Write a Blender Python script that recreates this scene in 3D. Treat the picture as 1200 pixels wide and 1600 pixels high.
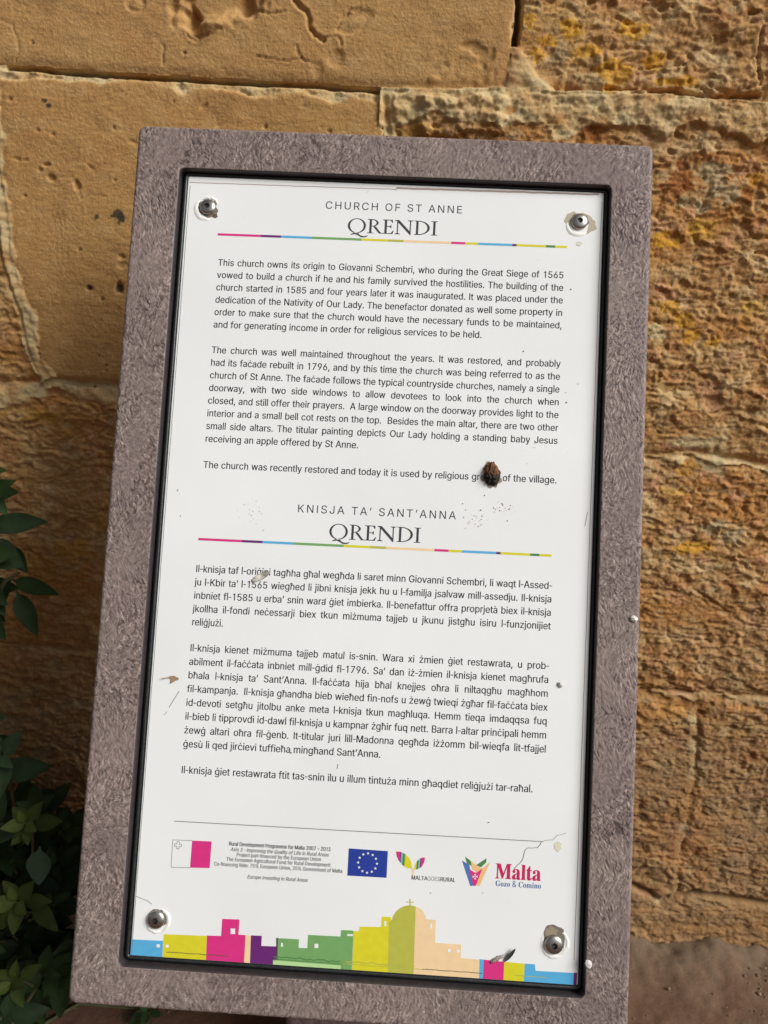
import bpy, math, random
import numpy as np
from mathutils import Matrix, Vector
from mathutils.geometry import delaunay_2d_cdt

for o in list(bpy.data.objects):
    bpy.data.objects.remove(o)
SC = bpy.context.scene
COL = SC.collection
rng = np.random.default_rng(7)
random.seed(7)

# ------------------------------------------------------------------ camera
CAM_R = np.array([[0.998274, -0.052273, 0.026786], [0.039915, 0.269172, -0.962265], [0.04309, 0.961673, 0.270794]])
CAM_C = np.array([0.0, 0.0, 0.83])
B_R = np.array([[1.0, 0.0, 0.0], [0.0, 0.34202, -0.939693], [0.0, 0.939693, 0.34202]])   # board axes
B_T = np.array([-0.02303, 0.59742, 0.83 - 0.21159])
WALL_Y = 0.85
cd = bpy.data.cameras.new('camera')
cd.sensor_fit = 'VERTICAL'
cd.sensor_height = 9.2
cd.sensor_width = 6.9
cd.lens = 6.9
cd.clip_start = 0.02
cd.clip_end = 200
cd.dof.use_dof = True
cd.dof.focus_distance = 0.645
cd.dof.aperture_fstop = 1.9
cam = bpy.data.objects.new('camera', cd)
COL.objects.link(cam)
M = Matrix([list(CAM_R[i]) + [CAM_C[i]] for i in range(3)] + [[0, 0, 0, 1]])
cam.matrix_world = M
SC.camera = cam

# ------------------------------------------------------------------ light
SUN_DIR = Vector((0.95, -0.52, 0.85)).normalized()
w = bpy.data.worlds.new('World')
SC.world = w
w.use_nodes = True
nt = w.node_tree
sky = nt.nodes.new('ShaderNodeTexSky')
sky.sky_type = 'NISHITA'
sky.sun_disc = False
sky.sun_elevation = math.asin(SUN_DIR.z)
sky.sun_rotation = math.atan2(SUN_DIR.x, SUN_DIR.y)
sky.air_density = 1.0
sky.dust_density = 3.0
hsv = nt.nodes.new('ShaderNodeHueSaturation')
hsv.inputs['Saturation'].default_value = 0.25
nt.links.new(sky.outputs[0], hsv.inputs['Color'])
bg = nt.nodes['Background']
nt.links.new(hsv.outputs[0], bg.inputs[0])
bg.inputs[1].default_value = 0.068
sl = bpy.data.lights.new('sun', 'SUN')
sl.energy = 3.7
sl.angle = math.radians(32)
sl.color = (1.0, 0.985, 0.965)
so = bpy.data.objects.new('sun', sl)
COL.objects.link(so)
so.rotation_euler = (-SUN_DIR).to_track_quat('-Z', 'Y').to_euler()
so.location = SUN_DIR * 5
SC.view_settings.view_transform = 'Standard'
SC.view_settings.look = 'None'
SC.view_settings.exposure = 0.0
SC.view_settings.gamma = 1.0

# ------------------------------------------------------------------ helpers
def ray(px, py):
    return CAM_R @ np.array([(px - 600) / 1200.0, -(py - 800) / 1200.0, -1.0])

def on_wall(px, py, y=WALL_Y):
    d = ray(px, py)
    q = CAM_C + d * (y - CAM_C[1]) / d[1]
    return q[0], q[2]

def on_board(px, py, z=-0.007):
    d = B_R.T @ ray(px, py)
    o = B_R.T @ (CAM_C - B_T)
    q = o + d * (z - o[2]) / d[2]
    return np.array([q[0], q[1]])

def srgb(*c):
    return tuple(((v / 255) / 12.92 if v / 255 < 0.04045 else ((v / 255 + 0.055) / 1.055) ** 2.4) for v in c)

_P = rng.permutation(512)
_A = rng.uniform(0, 2 * math.pi, 512)
_GX, _GY = np.cos(_A), np.sin(_A)

def perlin(x, y, seed=0):
    x = np.asarray(x, float) + seed * 17.31
    y = np.asarray(y, float) + seed * 9.73
    xi = np.floor(x).astype(np.int64)
    yi = np.floor(y).astype(np.int64)
    xf, yf = x - xi, y - yi
    u = xf * xf * xf * (xf * (xf * 6 - 15) + 10)
    v = yf * yf * yf * (yf * (yf * 6 - 15) + 10)
    def g(ix, iy, fx, fy):
        h = _P[(_P[(ix + seed * 31) & 511] + iy) & 511]
        return _GX[h] * fx + _GY[h] * fy
    a = g(xi, yi, xf, yf)
    b = g(xi + 1, yi, xf - 1, yf)
    c = g(xi, yi + 1, xf, yf - 1)
    d = g(xi + 1, yi + 1, xf - 1, yf - 1)
    return ((a + u * (b - a)) * (1 - v) + (c + u * (d - c)) * v) * 1.5

def fbm(x, y, octv=4, seed=0, gain=0.5, lac=2.03):
    s, a = 0.0, 1.0
    for i in range(octv):
        s = s + a * perlin(x, y, seed + i)
        x, y, a = x * lac, y * lac, a * gain
    return s

def sstep(a, b, x):
    t = np.clip((x - a) / (b - a), 0, 1)
    return t * t * (3 - 2 * t)

def mat(name, color=(0.8, 0.8, 0.8), rough=0.6, metal=0.0, spec=0.5, attr=None, noise=None, bump=None, coat=0.0):
    m = bpy.data.materials.new(name)
    m.use_nodes = True
    n, l = m.node_tree.nodes, m.node_tree.links
    p = n['Principled BSDF']
    p.inputs['Base Color'].default_value = (*color, 1)
    p.inputs['Roughness'].default_value = rough
    p.inputs['Metallic'].default_value = metal
    p.inputs['Specular IOR Level'].default_value = spec
    p.inputs['Coat Weight'].default_value = coat
    tc = n.new('ShaderNodeTexCoord')
    src = None
    if attr:
        a = n.new('ShaderNodeAttribute')
        a.attribute_name = attr
        src = a.outputs['Color']
    if noise:                       # (scale, amount): mottles the colour a little
        tx = n.new('ShaderNodeTexNoise')
        tx.inputs['Scale'].default_value = noise[0]
        tx.inputs['Detail'].default_value = 6
        l.new(tc.outputs['Object'], tx.inputs['Vector'])
        mr = n.new('ShaderNodeMapRange')
        mr.inputs['From Min'].default_value = 0.3
        mr.inputs['From Max'].default_value = 0.7
        mr.inputs['To Min'].default_value = 1 - noise[1]
        mr.inputs['To Max'].default_value = 1 + noise[1]
        l.new(tx.outputs['Fac'], mr.inputs['Value'])
        mx = n.new('ShaderNodeMix')
        mx.data_type = 'RGBA'
        mx.blend_type = 'MULTIPLY'
        mx.inputs['Factor'].default_value = 1
        if src:
            l.new(src, mx.inputs['A'])
        else:
            mx.inputs['A'].default_value = (*color, 1)
        l.new(mr.outputs[0], mx.inputs['B'])
        src = mx.outputs['Result']
    if src:
        l.new(src, p.inputs['Base Color'])
    if bump:                        # (scale, strength, distance)
        tx = n.new('ShaderNodeTexNoise')
        tx.inputs['Scale'].default_value = bump[0]
        tx.inputs['Detail'].default_value = 5
        l.new(tc.outputs['Object'], tx.inputs['Vector'])
        b = n.new('ShaderNodeBump')
        b.inputs['Strength'].default_value = bump[1]
        b.inputs['Distance'].default_value = bump[2]
        l.new(tx.outputs['Fac'], b.inputs['Height'])
        l.new(b.outputs[0], p.inputs['Normal'])
    return m

def link(name, me, parent=None, mats=()):
    o = bpy.data.objects.new(name, me)
    COL.objects.link(o)
    for m in mats:
        me.materials.append(m)
    if parent is not None:
        o.parent = parent
    return o

def quads_mesh(name, V, F, smooth=True, color=None, midx=None):
    """V (n,3), F (m,4) or (m,3) -> mesh, fast"""
    V = np.ascontiguousarray(V, dtype=np.float32)
    F = np.ascontiguousarray(F, dtype=np.int32)
    k = F.shape[1]
    me = bpy.data.meshes.new(name)
    me.vertices.add(len(V))
    me.vertices.foreach_set('co', V.ravel())
    me.loops.add(F.size)
    me.loops.foreach_set('vertex_index', F.ravel())
    me.polygons.add(len(F))
    me.polygons.foreach_set('loop_start', np.arange(0, F.size, k, dtype=np.int32))
    me.polygons.foreach_set('loop_total', np.full(len(F), k, dtype=np.int32))
    me.polygons.foreach_set('use_smooth', np.full(len(F), smooth, dtype=bool))
    if midx is not None:
        me.polygons.foreach_set('material_index', np.ascontiguousarray(midx, dtype=np.int32))
    me.update(calc_edges=True)
    if color is not None:
        at = me.color_attributes.new('tone', 'FLOAT_COLOR', 'POINT')
        c = np.ones((len(V), 4), np.float32)
        c[:, :3] = color
        at.data.foreach_set('color', c.ravel())
    me.validate()
    return me

def py_mesh(name, V, F, smooth=False):
    me = bpy.data.meshes.new(name)
    me.from_pydata([tuple(map(float, v)) for v in V], [], [tuple(f) for f in F])
    me.update()
    if smooth:
        me.polygons.foreach_set('use_smooth', [True] * len(me.polygons))
    return me

def tag(o, label=None, cat=None, group=None, kind=None):
    if label: o['label'] = label
    if cat: o['category'] = cat
    if group: o['group'] = group
    if kind: o['kind'] = kind
    return o

def empty(name, loc):
    o = bpy.data.objects.new(name, None)
    o.empty_display_size = 0.05
    COL.objects.link(o)
    o.location = loc
    return o

# ------------------------------------------------------------------ the stone wall
xs = np.unique(np.round(np.concatenate([np.arange(-2.2, -0.62, 0.02), np.arange(-0.62, 0.62, 0.0014), np.arange(0.62, 2.2, 0.02)]), 5))
zs = np.unique(np.round(np.concatenate([np.arange(-0.06, 1.16, 0.0014), np.arange(1.16, 2.9, 0.02)]), 5))
X, Z = np.meshgrid(xs, zs)

def poly_line(pts):
    q = np.array([on_wall(*p) for p in pts])
    return q

def h_joint(pts, amp, seed):
    q = poly_line(pts)
    q = q[np.argsort(q[:, 0])]
    s = (q[-1, 1] - q[0, 1]) / (q[-1, 0] - q[0, 0]) * 0.15
    zz = np.interp(X, q[:, 0], q[:, 1])
    zz = zz + np.where(X < q[0, 0], (X - q[0, 0]) * s, 0) + np.where(X > q[-1, 0], (X - q[-1, 0]) * s, 0)
    return zz + amp * fbm(X * 40, Z * 12, 4, seed)

def v_joint(pts, amp, seed):
    q = poly_line(pts)
    q = q[np.argsort(q[:, 1])]
    return np.interp(Z, q[:, 1], q[:, 0]) + amp * fbm(Z * 40, X * 12, 4, seed)

J1 = h_joint([(-40, 98), (0, 101), (55, 104), (100, 108), (200, 115), (330, 122), (400, 126), (460, 128), (600, 138), (700, 140), (790, 136), (830, 138), (880, 142), (1000, 140), (1060, 148), (1200, 158)], 0.0008, 3)
J2 = h_joint([(-60, 596), (0, 600), (60, 600), (80, 590), (120, 596), (190, 604), (600, 660), (1005, 716), (1100, 712), (1150, 720), (1200, 730)], 0.002, 4)
J3 = h_joint([(-60, 1005), (0, 1012), (500, 1050), (990, 1080), (1080, 1088), (1130, 1090), (1200, 1094)], 0.002, 5)
J4 = h_joint([(-60, 1330), (0, 1335), (500, 1365), (990, 1388), (1020, 1402), (1035, 1414), (1060, 1406), (1085, 1400), (1120, 1408), (1150, 1411), (1200, 1421)], 0.0015, 6)
J0 = np.full_like(X, 1.20) + 0.002 * fbm(X * 30, Z * 10, 3, 8)
JM = np.full_like(X, 1.52) + 0.002 * fbm(X * 30, Z * 10, 3, 9)
V1 = v_joint([(808, -200), (807, 0), (805, 40), (800, 70), (795, 100), (788, 150)], 0.0006, 11)
V0 = v_joint([(-5, 100), (-4, 200), (0, 270), (9, 320), (14, 370), (18, 410), (32, 450), (47, 490), (58, 540), (64, 565), (80, 590)], 0.0012, 12)
V2 = v_joint([(590, 140), (594, 170), (597, 210), (597, 700)], 0.0012, 13)
V3 = v_joint([(1098, 1088), (1093, 1110), (1090, 1160), (1086, 1200), (1078, 1260), (1066, 1320), (1060, 1395)], 0.004, 14)

row = np.full(X.shape, 6)
row[Z < JM] = 5
row[Z < J0] = 0
row[Z < J1] = 1
row[Z < J2] = 2
row[Z < J3] = 3
row[Z < J4] = 4
VX = {0: [(-1.0, None), (0, V1), (0.95, None)], 1: [(-1.1, None), (0, V0), (0, V2), (0.9, None)], 2: [(-0.8, None), (-0.06, None), (0.75, None)],
      3: [(-1.0, None), (-0.15, None), (0, V3), (1.2, None)], 4: [(-0.7, None), (0.05, None), (0.85, None)], 5: [(-0.7, None), (0.1, None), (0.9, None)], 6: [(-1.0, None), (-0.2, None), (0.6, None)]}
blk = np.zeros(X.shape, int)
dv = np.full(X.shape, 9.0)                      # signed-less distance to the nearest upright joint of its row
for r, lst in VX.items():
    m = row == r
    idx = np.zeros(X.shape, int)
    for k, (c, arr) in enumerate(lst):
        xv = arr if arr is not None else c + 0.002 * fbm(Z * 40, X * 10, 3, 40 + r * 5 + k)
        idx += (X > xv)
        dv = np.where(m & (np.abs(X - xv) < np.abs(dv)), X - xv, dv)
    blk = np.where(m, r * 10 + idx, blk)

# how weathered each stone is: 0 dressed smooth, 1 flaking
ROUGH = {1: 0.03, 0: 0.5, 11: 0.75, 12: 0.015, 2: 0.95, 13: 1.0, 20: .9, 21: .9, 22: 1.0, 30: 1., 31: 1., 32: 1., 33: 1., 41: 0.8, 42: .8, 40: .8}
rough = np.vectorize(lambda b: ROUGH.get(b, 0.6))(np.arange(80))[blk]

wx = X + 0.010 * fbm(X * 28, Z * 40, 3, 20)
wz = Z + 0.007 * fbm(X * 28, Z * 40, 3, 21)
base = fbm(wx * 17, wz * 34, 5, 22, 0.52)
k = base * 5.0
fr = k - np.floor(k)
terr = (np.floor(k) + sstep(0.55, 1.0, fr)) / 5.0
fine = fbm(wx * 70, wz * 125, 4, 24, 0.62)
fine = np.where(fine < 0, fine * 1.4, fine * .8)
pit = sstep(0.25, 0.75, perlin(X * 95, Z * 130, 26)) * sstep(-.1, .35, perlin(X * 11, Z * 14, 27))
ridge = 1 - np.abs(perlin(wx * 45, wz * 90, 28)) * 2
grit = fbm(X * 210 + 2 * fine, Z * 290, 3, 29, .65)
big = sstep(-.4, .5, perlin(X * 5, Z * 7, 36))
soft = sstep(.25, .6, fbm(X * 9, Z * 14, 3, 37))
h_rough = 0.0032 * (0.5 * base + 0.5 * terr) * (.5 + .7 * big) * (1 - .6 * soft) + 0.0021 * fine * (1 - .6 * soft) - 0.0026 * pit + 0.0005 * ridge + 0.0009 * grit
h_rough += 0.005 * perlin(X * 4, Z * 6, 30)
h_smooth = 0.00020 * (rough < .1) * fbm(X * 50, Z * 560, 2, 38) + 0.0012 * fbm(X * 6, Z * 6, 3, 31) + 0.00034 * fbm(X * 290, Z * 420, 3, 32, .7) + 0.0004 * fbm(X * 45, Z * 60, 3, 33)
spk = perlin(X * 70, Z * 85, 34)
h_smooth -= 0.0022 * sstep(0.80, 1.0, spk) * sstep(0.0, .4, perlin(X * 7, Z * 7, 35))
H = rough * h_rough + (1 - rough) * h_smooth
H = H - 0.004 * rough
# softened arrises
for J, below in ((J1, 1), (J2, 2), (J3, 3), (J4, 4), (J0, 0), (JM, 5)):
    d = np.abs(Z - J)
    H -= (0.002 + 0.003 * rough) * np.exp(-(d / 0.006) ** 2)
    H -= 0.0012 * np.exp(-(d / 0.025) ** 2) * rough
H -= (0.001 + 0.0012 * rough) * np.exp(-(dv / 0.006) ** 2)

# --- mortar
mortar = np.zeros(X.shape)
nz = 0.0045 * fbm(X * 24, Z * 34, 5, 50)
x590 = on_wall(592, 150)[0]
x800 = on_wall(800, 150)[0]
x1200 = on_wall(1200, 165)[0]
d1 = J1 - Z
band = np.where(X < x590, 0.010 + 0.006 * perlin(X * 14, 0 * X, 51), 0.032 + 0.014 * fbm(X * 16, 0 * X, 3, 52))
m1 = sstep(-0.0015, 0.0005, d1) * (1 - sstep(-0.002, 0.002, d1 - band + nz * 1.3))
mortar = np.maximum(mortar, m1 * (1 - .6 * sstep(on_wall(960, 165)[0], on_wall(1150, 165)[0], X)))
lump = fbm(X * 60, Z * 80, 4, 53)
H = H * (1 - m1) + m1 * (np.where(X < x590, -0.003, 0.0005 + 0.003 * perlin(X * 16, Z * 20, 54)) + 0.0022 * lump + .0010 * grit)
gl = np.where(X < x590, 0.013 * sstep(-.3, .1, perlin(X * 9, 0 * X + 3, 55) + .35), 0.006 * sstep(-0.1, 0.4, perlin(X * 22, 0 * X, 56)))
gl = np.where(X > x800 + 0.01, 0.002, gl)
H -= gl * np.exp(-(((d1 - 0.0022) / 0.0018) ** 2) ** 1.5)
def joint(J, xa, xb, width, gd, gw, seed, lift=-0.001):
    global H, mortar
    d = J - Z
    inx = sstep(xa - .02, xa + .02, X) * (1 - sstep(xb - .02, xb + .02, X))
    b = width * (1 + 0.5 * perlin(X * 15, Z * 3, seed))
    mm = sstep(-0.003, 0.001, d + nz * .5) * (1 - sstep(-0.003, 0.003, d - b + nz * 2)) * inx
    H = H * (1 - mm * .7) + mm * .7 * (lift + 0.002 * lump)
    g = gd * sstep(-0.2, 0.5, perlin(X * 16, 0 * X, seed + 1) + 0.15) * inx
    H -= g * np.exp(-((d - 0.001) / gw) ** 2)
    mortar = np.maximum(mortar, mm)
joint(J2, -3, -0.25, 0.022, 0.003, 0.003, 60, -0.002)
joint(J2, -0.25, 3, 0.006, 0.006, 0.0022, 62, -0.003)
joint(J3, -3, 3, 0.005, 0.0035, 0.0018, 64, -0.003)
joint(J4, -3, 3, 0.004, 0.018, 0.0030, 66, -0.004)
joint(J0, -3, 3, 0.012, 0.008, 0.002, 68)
joint(JM, -3, 3, 0.012, 0.008, 0.002, 70)
# upright joints
def upright(r, xv, wl, wr, gd, gw, off=0.0, lift=0.0, fill=.8):
    global H, mortar
    m = (row == r)
    d = X - xv
    mm = m * sstep(-wl - .002, -wl + .002, d + nz) * (1 - sstep(wr - .002, wr + .002, d + nz * 1.5))
    H = H * (1 - mm * fill) + mm * fill * (lift + 0.002 * lump)
    H = H - m * gd * sstep(-.5, .3, perlin(X * 3, Z * 25, 72)) * np.exp(-(((d - off) / gw) ** 2) ** 2)
    mortar = np.maximum(mortar, mm)
upright(1, V0, 0.014, 0.004, 0.004, 0.002, -0.012, 0.001)
upright(1, V2, 0.002, 0.012, 0.004, 0.003, 0.006, -0.002)
upright(3, V3, 0.007 + 0.005 * perlin(Z * 22, 0 * Z, 71), 0.002, 0.0018, 0.0020, 0.002, -0.003, .35)
top_gap = sstep(on_wall(800, 74)[1], on_wall(800, 66)[1], Z)
upright(0, V1, 0.0005, 0.004, 0.0, 0.002, 0.003, -0.004)
H -= (row == 0) * (Z < 1.19) * 0.035 * top_gap * np.exp(-(((X - V1 - 0.0028) / 0.0030) ** 2) ** 3)
tri = (row == 0) * (1 - top_gap) * sstep(-.0005, .001, X - V1) * (1 - sstep(0, .012, (X - V1) - (on_wall(800, 70)[1] - Z) * 1.0 + nz))
mortar = np.maximum(mortar, tri)
H = H * (1 - tri) + tri * (0.0 + 0.0022 * lump)

ck = sstep(on_wall(650, 170)[0], on_wall(668, 170)[0], X + nz) * (1 - sstep(on_wall(775, 170)[0], on_wall(800, 170)[0], X + nz)) * sstep(.006, .009, d1 + nz) * (1 - sstep(.030, .033, d1 + nz * 1.5 - .012 * np.sin((X - x590) * 22)))
H += .006 * ck * (1 + .25 * lump)
# --- marks of its own on the dressed stones: chips, pocks, lichen
def spot(px, py, rx, ry, depth, ang=0.0, soft=0.5, rag=0.35):
    rag = rag * 1.5
    """a dent of rx by ry photo pixels"""
    global H
    cx, cz = on_wall(px, py)
    s = WALL_Y / 1200 / 0.93
    dx, dz = X - cx, Z - cz
    c, sn = math.cos(ang), math.sin(ang)
    u, v = (dx * c + dz * sn) / (rx * s), (-dx * sn + dz * c) / (ry * s)
    near = (np.abs(u) < 2) & (np.abs(v) < 2)
    r = np.hypot(u[near], v[near]) + rag * perlin(X[near] * 120, Z[near] * 120, 77)
    H[near] -= depth * (.65 if 0 < depth < .006 else 1) * (1 - sstep(1 - soft, 1.0, r))
def groove(pts, wd, depth, lip=0.0):
    global H
    q = poly_line(pts)
    best = np.full(X.shape, 9.0)
    x0, x1, z0, z1 = q[:, 0].min() - .02, q[:, 0].max() + .02, q[:, 1].min() - .02, q[:, 1].max() + .02
    near = (X > x0) & (X < x1) & (Z > z0) & (Z < z1)
    xa, za = X[near], Z[near]
    xa, za = xa + 0.0016 * fbm(xa * 130, za * 130, 2, 78), za + 0.0016 * fbm(xa * 130, za * 130, 2, 79)
    b = np.full(xa.shape, 9.0)
    for (ax, az), (bx, bz) in zip(q[:-1], q[1:]):
        ex, ez = bx - ax, bz - az
        t = np.clip(((xa - ax) * ex + (za - az) * ez) / (ex * ex + ez * ez), 0, 1)
        b = np.minimum(b, np.hypot(xa - ax - t * ex, za - az - t * ez))
    H[near] -= depth * np.exp(-(b / wd) ** 2)
    if lip:
        H[near] += lip * np.exp(-((b - 2 * wd) / wd) ** 2)
# big hollow with a rounded finger of stone in it
spot(345, 4, 78, 30, 0.0065, 0.2, 0.55, .15)
spot(301, 32, 12, 21, 0.013, 0.25, 0.5, .15)
spot(384, 10, 15, 20, 0.0075, 0.2, 0.6, .15)
spot(330, 36, 26, 15, -0.0085, 0.35, 1.0, .06)
spot(352, 28, 26, 13, -0.005, 0.35, 1.0, .06)
groove([(290, 50), (305, 66), (325, 55), (345, 45)], .0012, .0014, .0006)
groove([(392, 0), (398, 14), (420, 20), (445, 17)], .0010, .0016, .0005)
groove([(458, 0), (470, 10), (482, 24), (484, 42), (492, 55), (505, 62)], .0017, .0042, .0005)
groove([(505, 62), (520, 56), (533, 62), (535, 72)], .0010, .0014, .0005)
spot(555, 34, 27, 13, 0.0022, 0.45, 0.25, .1)
spot(555, 36, 20, 9, -0.0014, 0.45, 0.8, .1)
groove([(528, 47), (532, 30), (548, 16), (565, 13)], .0009, .002)
spot(525, 92, 15, 13, 0.0028, 0, 0.6, .1)
spot(497, 108, 10, 11, 0.002, 0, 0.6, .1)
groove([(398, 88), (420, 90), (445, 95), (470, 92), (490, 98)], .0008, .0018, .0004)
groove([(464, 70), (466, 85), (473, 96)], .0006, .0014)
groove([(0, 30), (20, 40), (30, 80), (20, 100)], .0007, .0012)
groove([(252, 100), (256, 85), (254, 70)], .0008, .0018)
spot(212, 5, 14, 12, 0.002, 0, .2, .1); spot(212, 6, 10, 9, -0.0016, 0, .8, .1)
spot(752, 85, 26, 12, 0.0028, -0.5, .4, .4); spot(735, 108, 36, 18, 0.0012, 0, .5, .6); spot(677, 123, 10, 6, -0.002, 0, .8)
spot(685, 90, 20, 30, 0.0006, 0, .8)
for a in [(17, 155, 5, 3, .004, .4), (60, 204, 6, 2.4, .003, .1), (84, 210, 5, 2.2, .003, 0), (27, 248, 8, 2.4, .003, -.1), (40, 250, 6, 2, .003, 0), (72, 257, 7, 2.6, .004, .1),
          (62, 265, 4, 3, .004, 0), (80, 277, 10, 5, .0035, -.3), (121, 290, 6, 8, .005, .3), (143, 262, 8, 2.4, .0025, -.6), (178, 200, 3, 3, .003, 0), (179, 282, 4, 3, .003, 0),
          (209, 222, 7, 3, .003, -.2), (140, 450, 6, 5, .0045, 0), (186, 450, 9, 8, .005, 0), (125, 390, 4, 3, .003, 0), (159, 468, 4, 4, .003, 0), (38, 306, 3, 3, .003, .5), (190, 400, 8, 6, .003, 0), (192, 415, 10, 6, .002, 0),
          (320, 165, 8, 3, .003, .6), (290, 147, 5, 2, .002, .3), (271, 158, 3, 3, .003, 0), (414, 198, 4, 3, .004, 0), (515, 205, 4, 3, .003, 0), (340, 195, 5, 3, .002, 0), (475, 166, 4, 2, .002, 0), (50, 65, 3, 3, .003, 0), (288, 82, 3, 3, .003, 0),
          (1098, 1119, 6, 6, .007, 0), (1150, 1140, 8, 5, .006, .2), (1145, 1097, 3, 3, .005, 0), (1180, 16, 10, 4, .006, 0), (1040, 5, 16, 7, .006, -.3), (1185, 395, 3, 3, .005, 0)]:
    spot(a[0], a[1], a[2], a[3], a[4], a[5], 0.6, .3)
groove([(124, 300), (127, 312), (140, 306), (165, 306)], .0006, .0010)
for gx in (80, 88, 96):
    groove([(gx, 330), (gx + 6, 350), (gx + 8, 400), (gx + 14, 430)], .0005, .0005)
# eroded, ledged lines on the flaking stones
groove([(1000, 105), (1050, 100), (1075, 97)], .001, .003)
groove([(950, 135), (1000, 143), (1060, 140), (1110, 152), (1190, 146)], .0018, .005, .002)
groove([(1195, 40), (1190, 80), (1192, 130)], .0012, .004)
groove([(1000, 290), (1020, 262), (1045, 258)], .002, .004)
groove([(1090, 925), (1120, 945), (1140, 960), (1110, 958)], .0014, .003)
groove([(1000, 1081), (1040, 1082), (1085, 1087)], .0010, .005)
groove([(1120, 1498), (1145, 1502), (1200, 1508)], .0016, .006)

# --- colour of the stone, with some shade painted in low down
def mixc(c, col, m):
    return c + (np.array(col) - c) * m[..., None]
n1 = fbm(X * 5, Z * 7, 4, 80)
n2 = fbm(X * 30, Z * 45, 4, 81)
n3 = fbm(X * 150, Z * 200, 3, 82)
C = np.empty(X.shape + (3,))
C[:] = (0.420, 0.242, 0.097)
C = mixc(C, (0.45, 0.275, 0.122), np.clip(0.5 * (row == 0) * (blk == 1) + 0.4 * n1, 0, 1))
C = mixc(C, (0.40, 0.205, 0.085), np.clip(0.6 * fbm(X * 9, Z * 9, 3, 83), 0, .7) * (1 - rough))
C = mixc(C, (0.49, 0.32, 0.16), np.clip(0.5 * fbm(X * 40, Z * 60, 4, 91), 0, .5) * (1 - rough))
C = mixc(C, (0.30, 0.165, 0.07), sstep(.45, .9, fbm(X * 24, Z * 34, 4, 92)) * .5 * (1 - rough))
C = mixc(C, (0.415, 0.240, 0.105), rough * .85)
C = mixc(C, (0.50, 0.345, 0.185), rough * sstep(.05, .7, n2))
C = mixc(C, (0.33, 0.15, 0.06), rough * sstep(.1, .8, -n2) * .8)
C = mixc(C, (0.42, 0.33, 0.20), rough * sstep(.3, .8, fbm(X * 16, Z * 22, 4, 84)) * .5)
C = mixc(C, (0.40, 0.185, 0.055), rough * sstep(-.15, .6, fbm(X * 6, Z * 9, 4, 93)) * .75)
C = mixc(C, (0.50, 0.26, 0.16), rough * sstep(.3, .9, fbm(X * 22, Z * 30, 3, 85)) * .6)
n4 = fbm(X * 55, Z * 75, 4, 89)
C = mixc(C, (0.55, 0.40, 0.23), rough * sstep(.25, .8, n4) * .45)
C = mixc(C, (0.36, 0.19, 0.08), rough * sstep(.25, .8, -n4) * .6)
och = .4 * rough * sstep(.42, .62, fbm(X * 13, Z * 17, 4, 86) + .12 * n2) * sstep(-.3, .3, perlin(X * 3, Z * 3, 87))
C = mixc(C, (0.50, 0.255, 0.035), och * .75)
C *= (1 + (0.07 + .10 * rough)[..., None] * n3[..., None])
mz = mortar * np.clip(0.75 + 0.6 * n2, 0.2, 1)
soil_shade = (1 - sstep(.20, .58, Z + .05 * fbm(X * 7, Z * 7, 3, 88)))  # soil stain plus shade towards the ground, both painted into the stone colour
C = mixc(C, (0.20, 0.125, 0.072), soil_shade * np.clip(.72 + .3 * n2, 0, 1) * .85)
C = mixc(C, (0.56, 0.43, 0.245), mz * (1 - .85 * soil_shade) * (1 - .55 * (Z < J2 - .03)))
C = mixc(C, (0.42, 0.34, 0.22), mz * sstep(.1, .7, n2) * .6)
def patch(px, py, rx, ry, col, strength=0.9, ang=0.0, rag=0.5, seed=90):
    cx, cz = on_wall(px, py)
    s = WALL_Y / 1200 / (0.95 if py < 600 else 0.85)
    a0, a1 = np.searchsorted(xs, (cx - 2.2 * rx * s, cx + 2.2 * rx * s))
    b0, b1 = np.searchsorted(zs, (cz - 2.2 * ry * s, cz + 2.2 * ry * s))
    w_ = (slice(b0, b1), slice(a0, a1))
    if b1 <= b0 or a1 <= a0:
        return
    r = np.hypot((X[w_] - cx) / (rx * s), (Z[w_] - cz) / (ry * s)) + rag * fbm(X[w_] * 70, Z[w_] * 90, 4, seed)
    C[w_] = mixc(C[w_], col, (1 - sstep(.75, 1.0, r)) * strength)
OC, RU, GR, PL = (0.56, 0.29, 0.03), (0.30, 0.105, 0.03), (0.43, 0.35, 0.22), (0.58, 0.45, 0.28)
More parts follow.
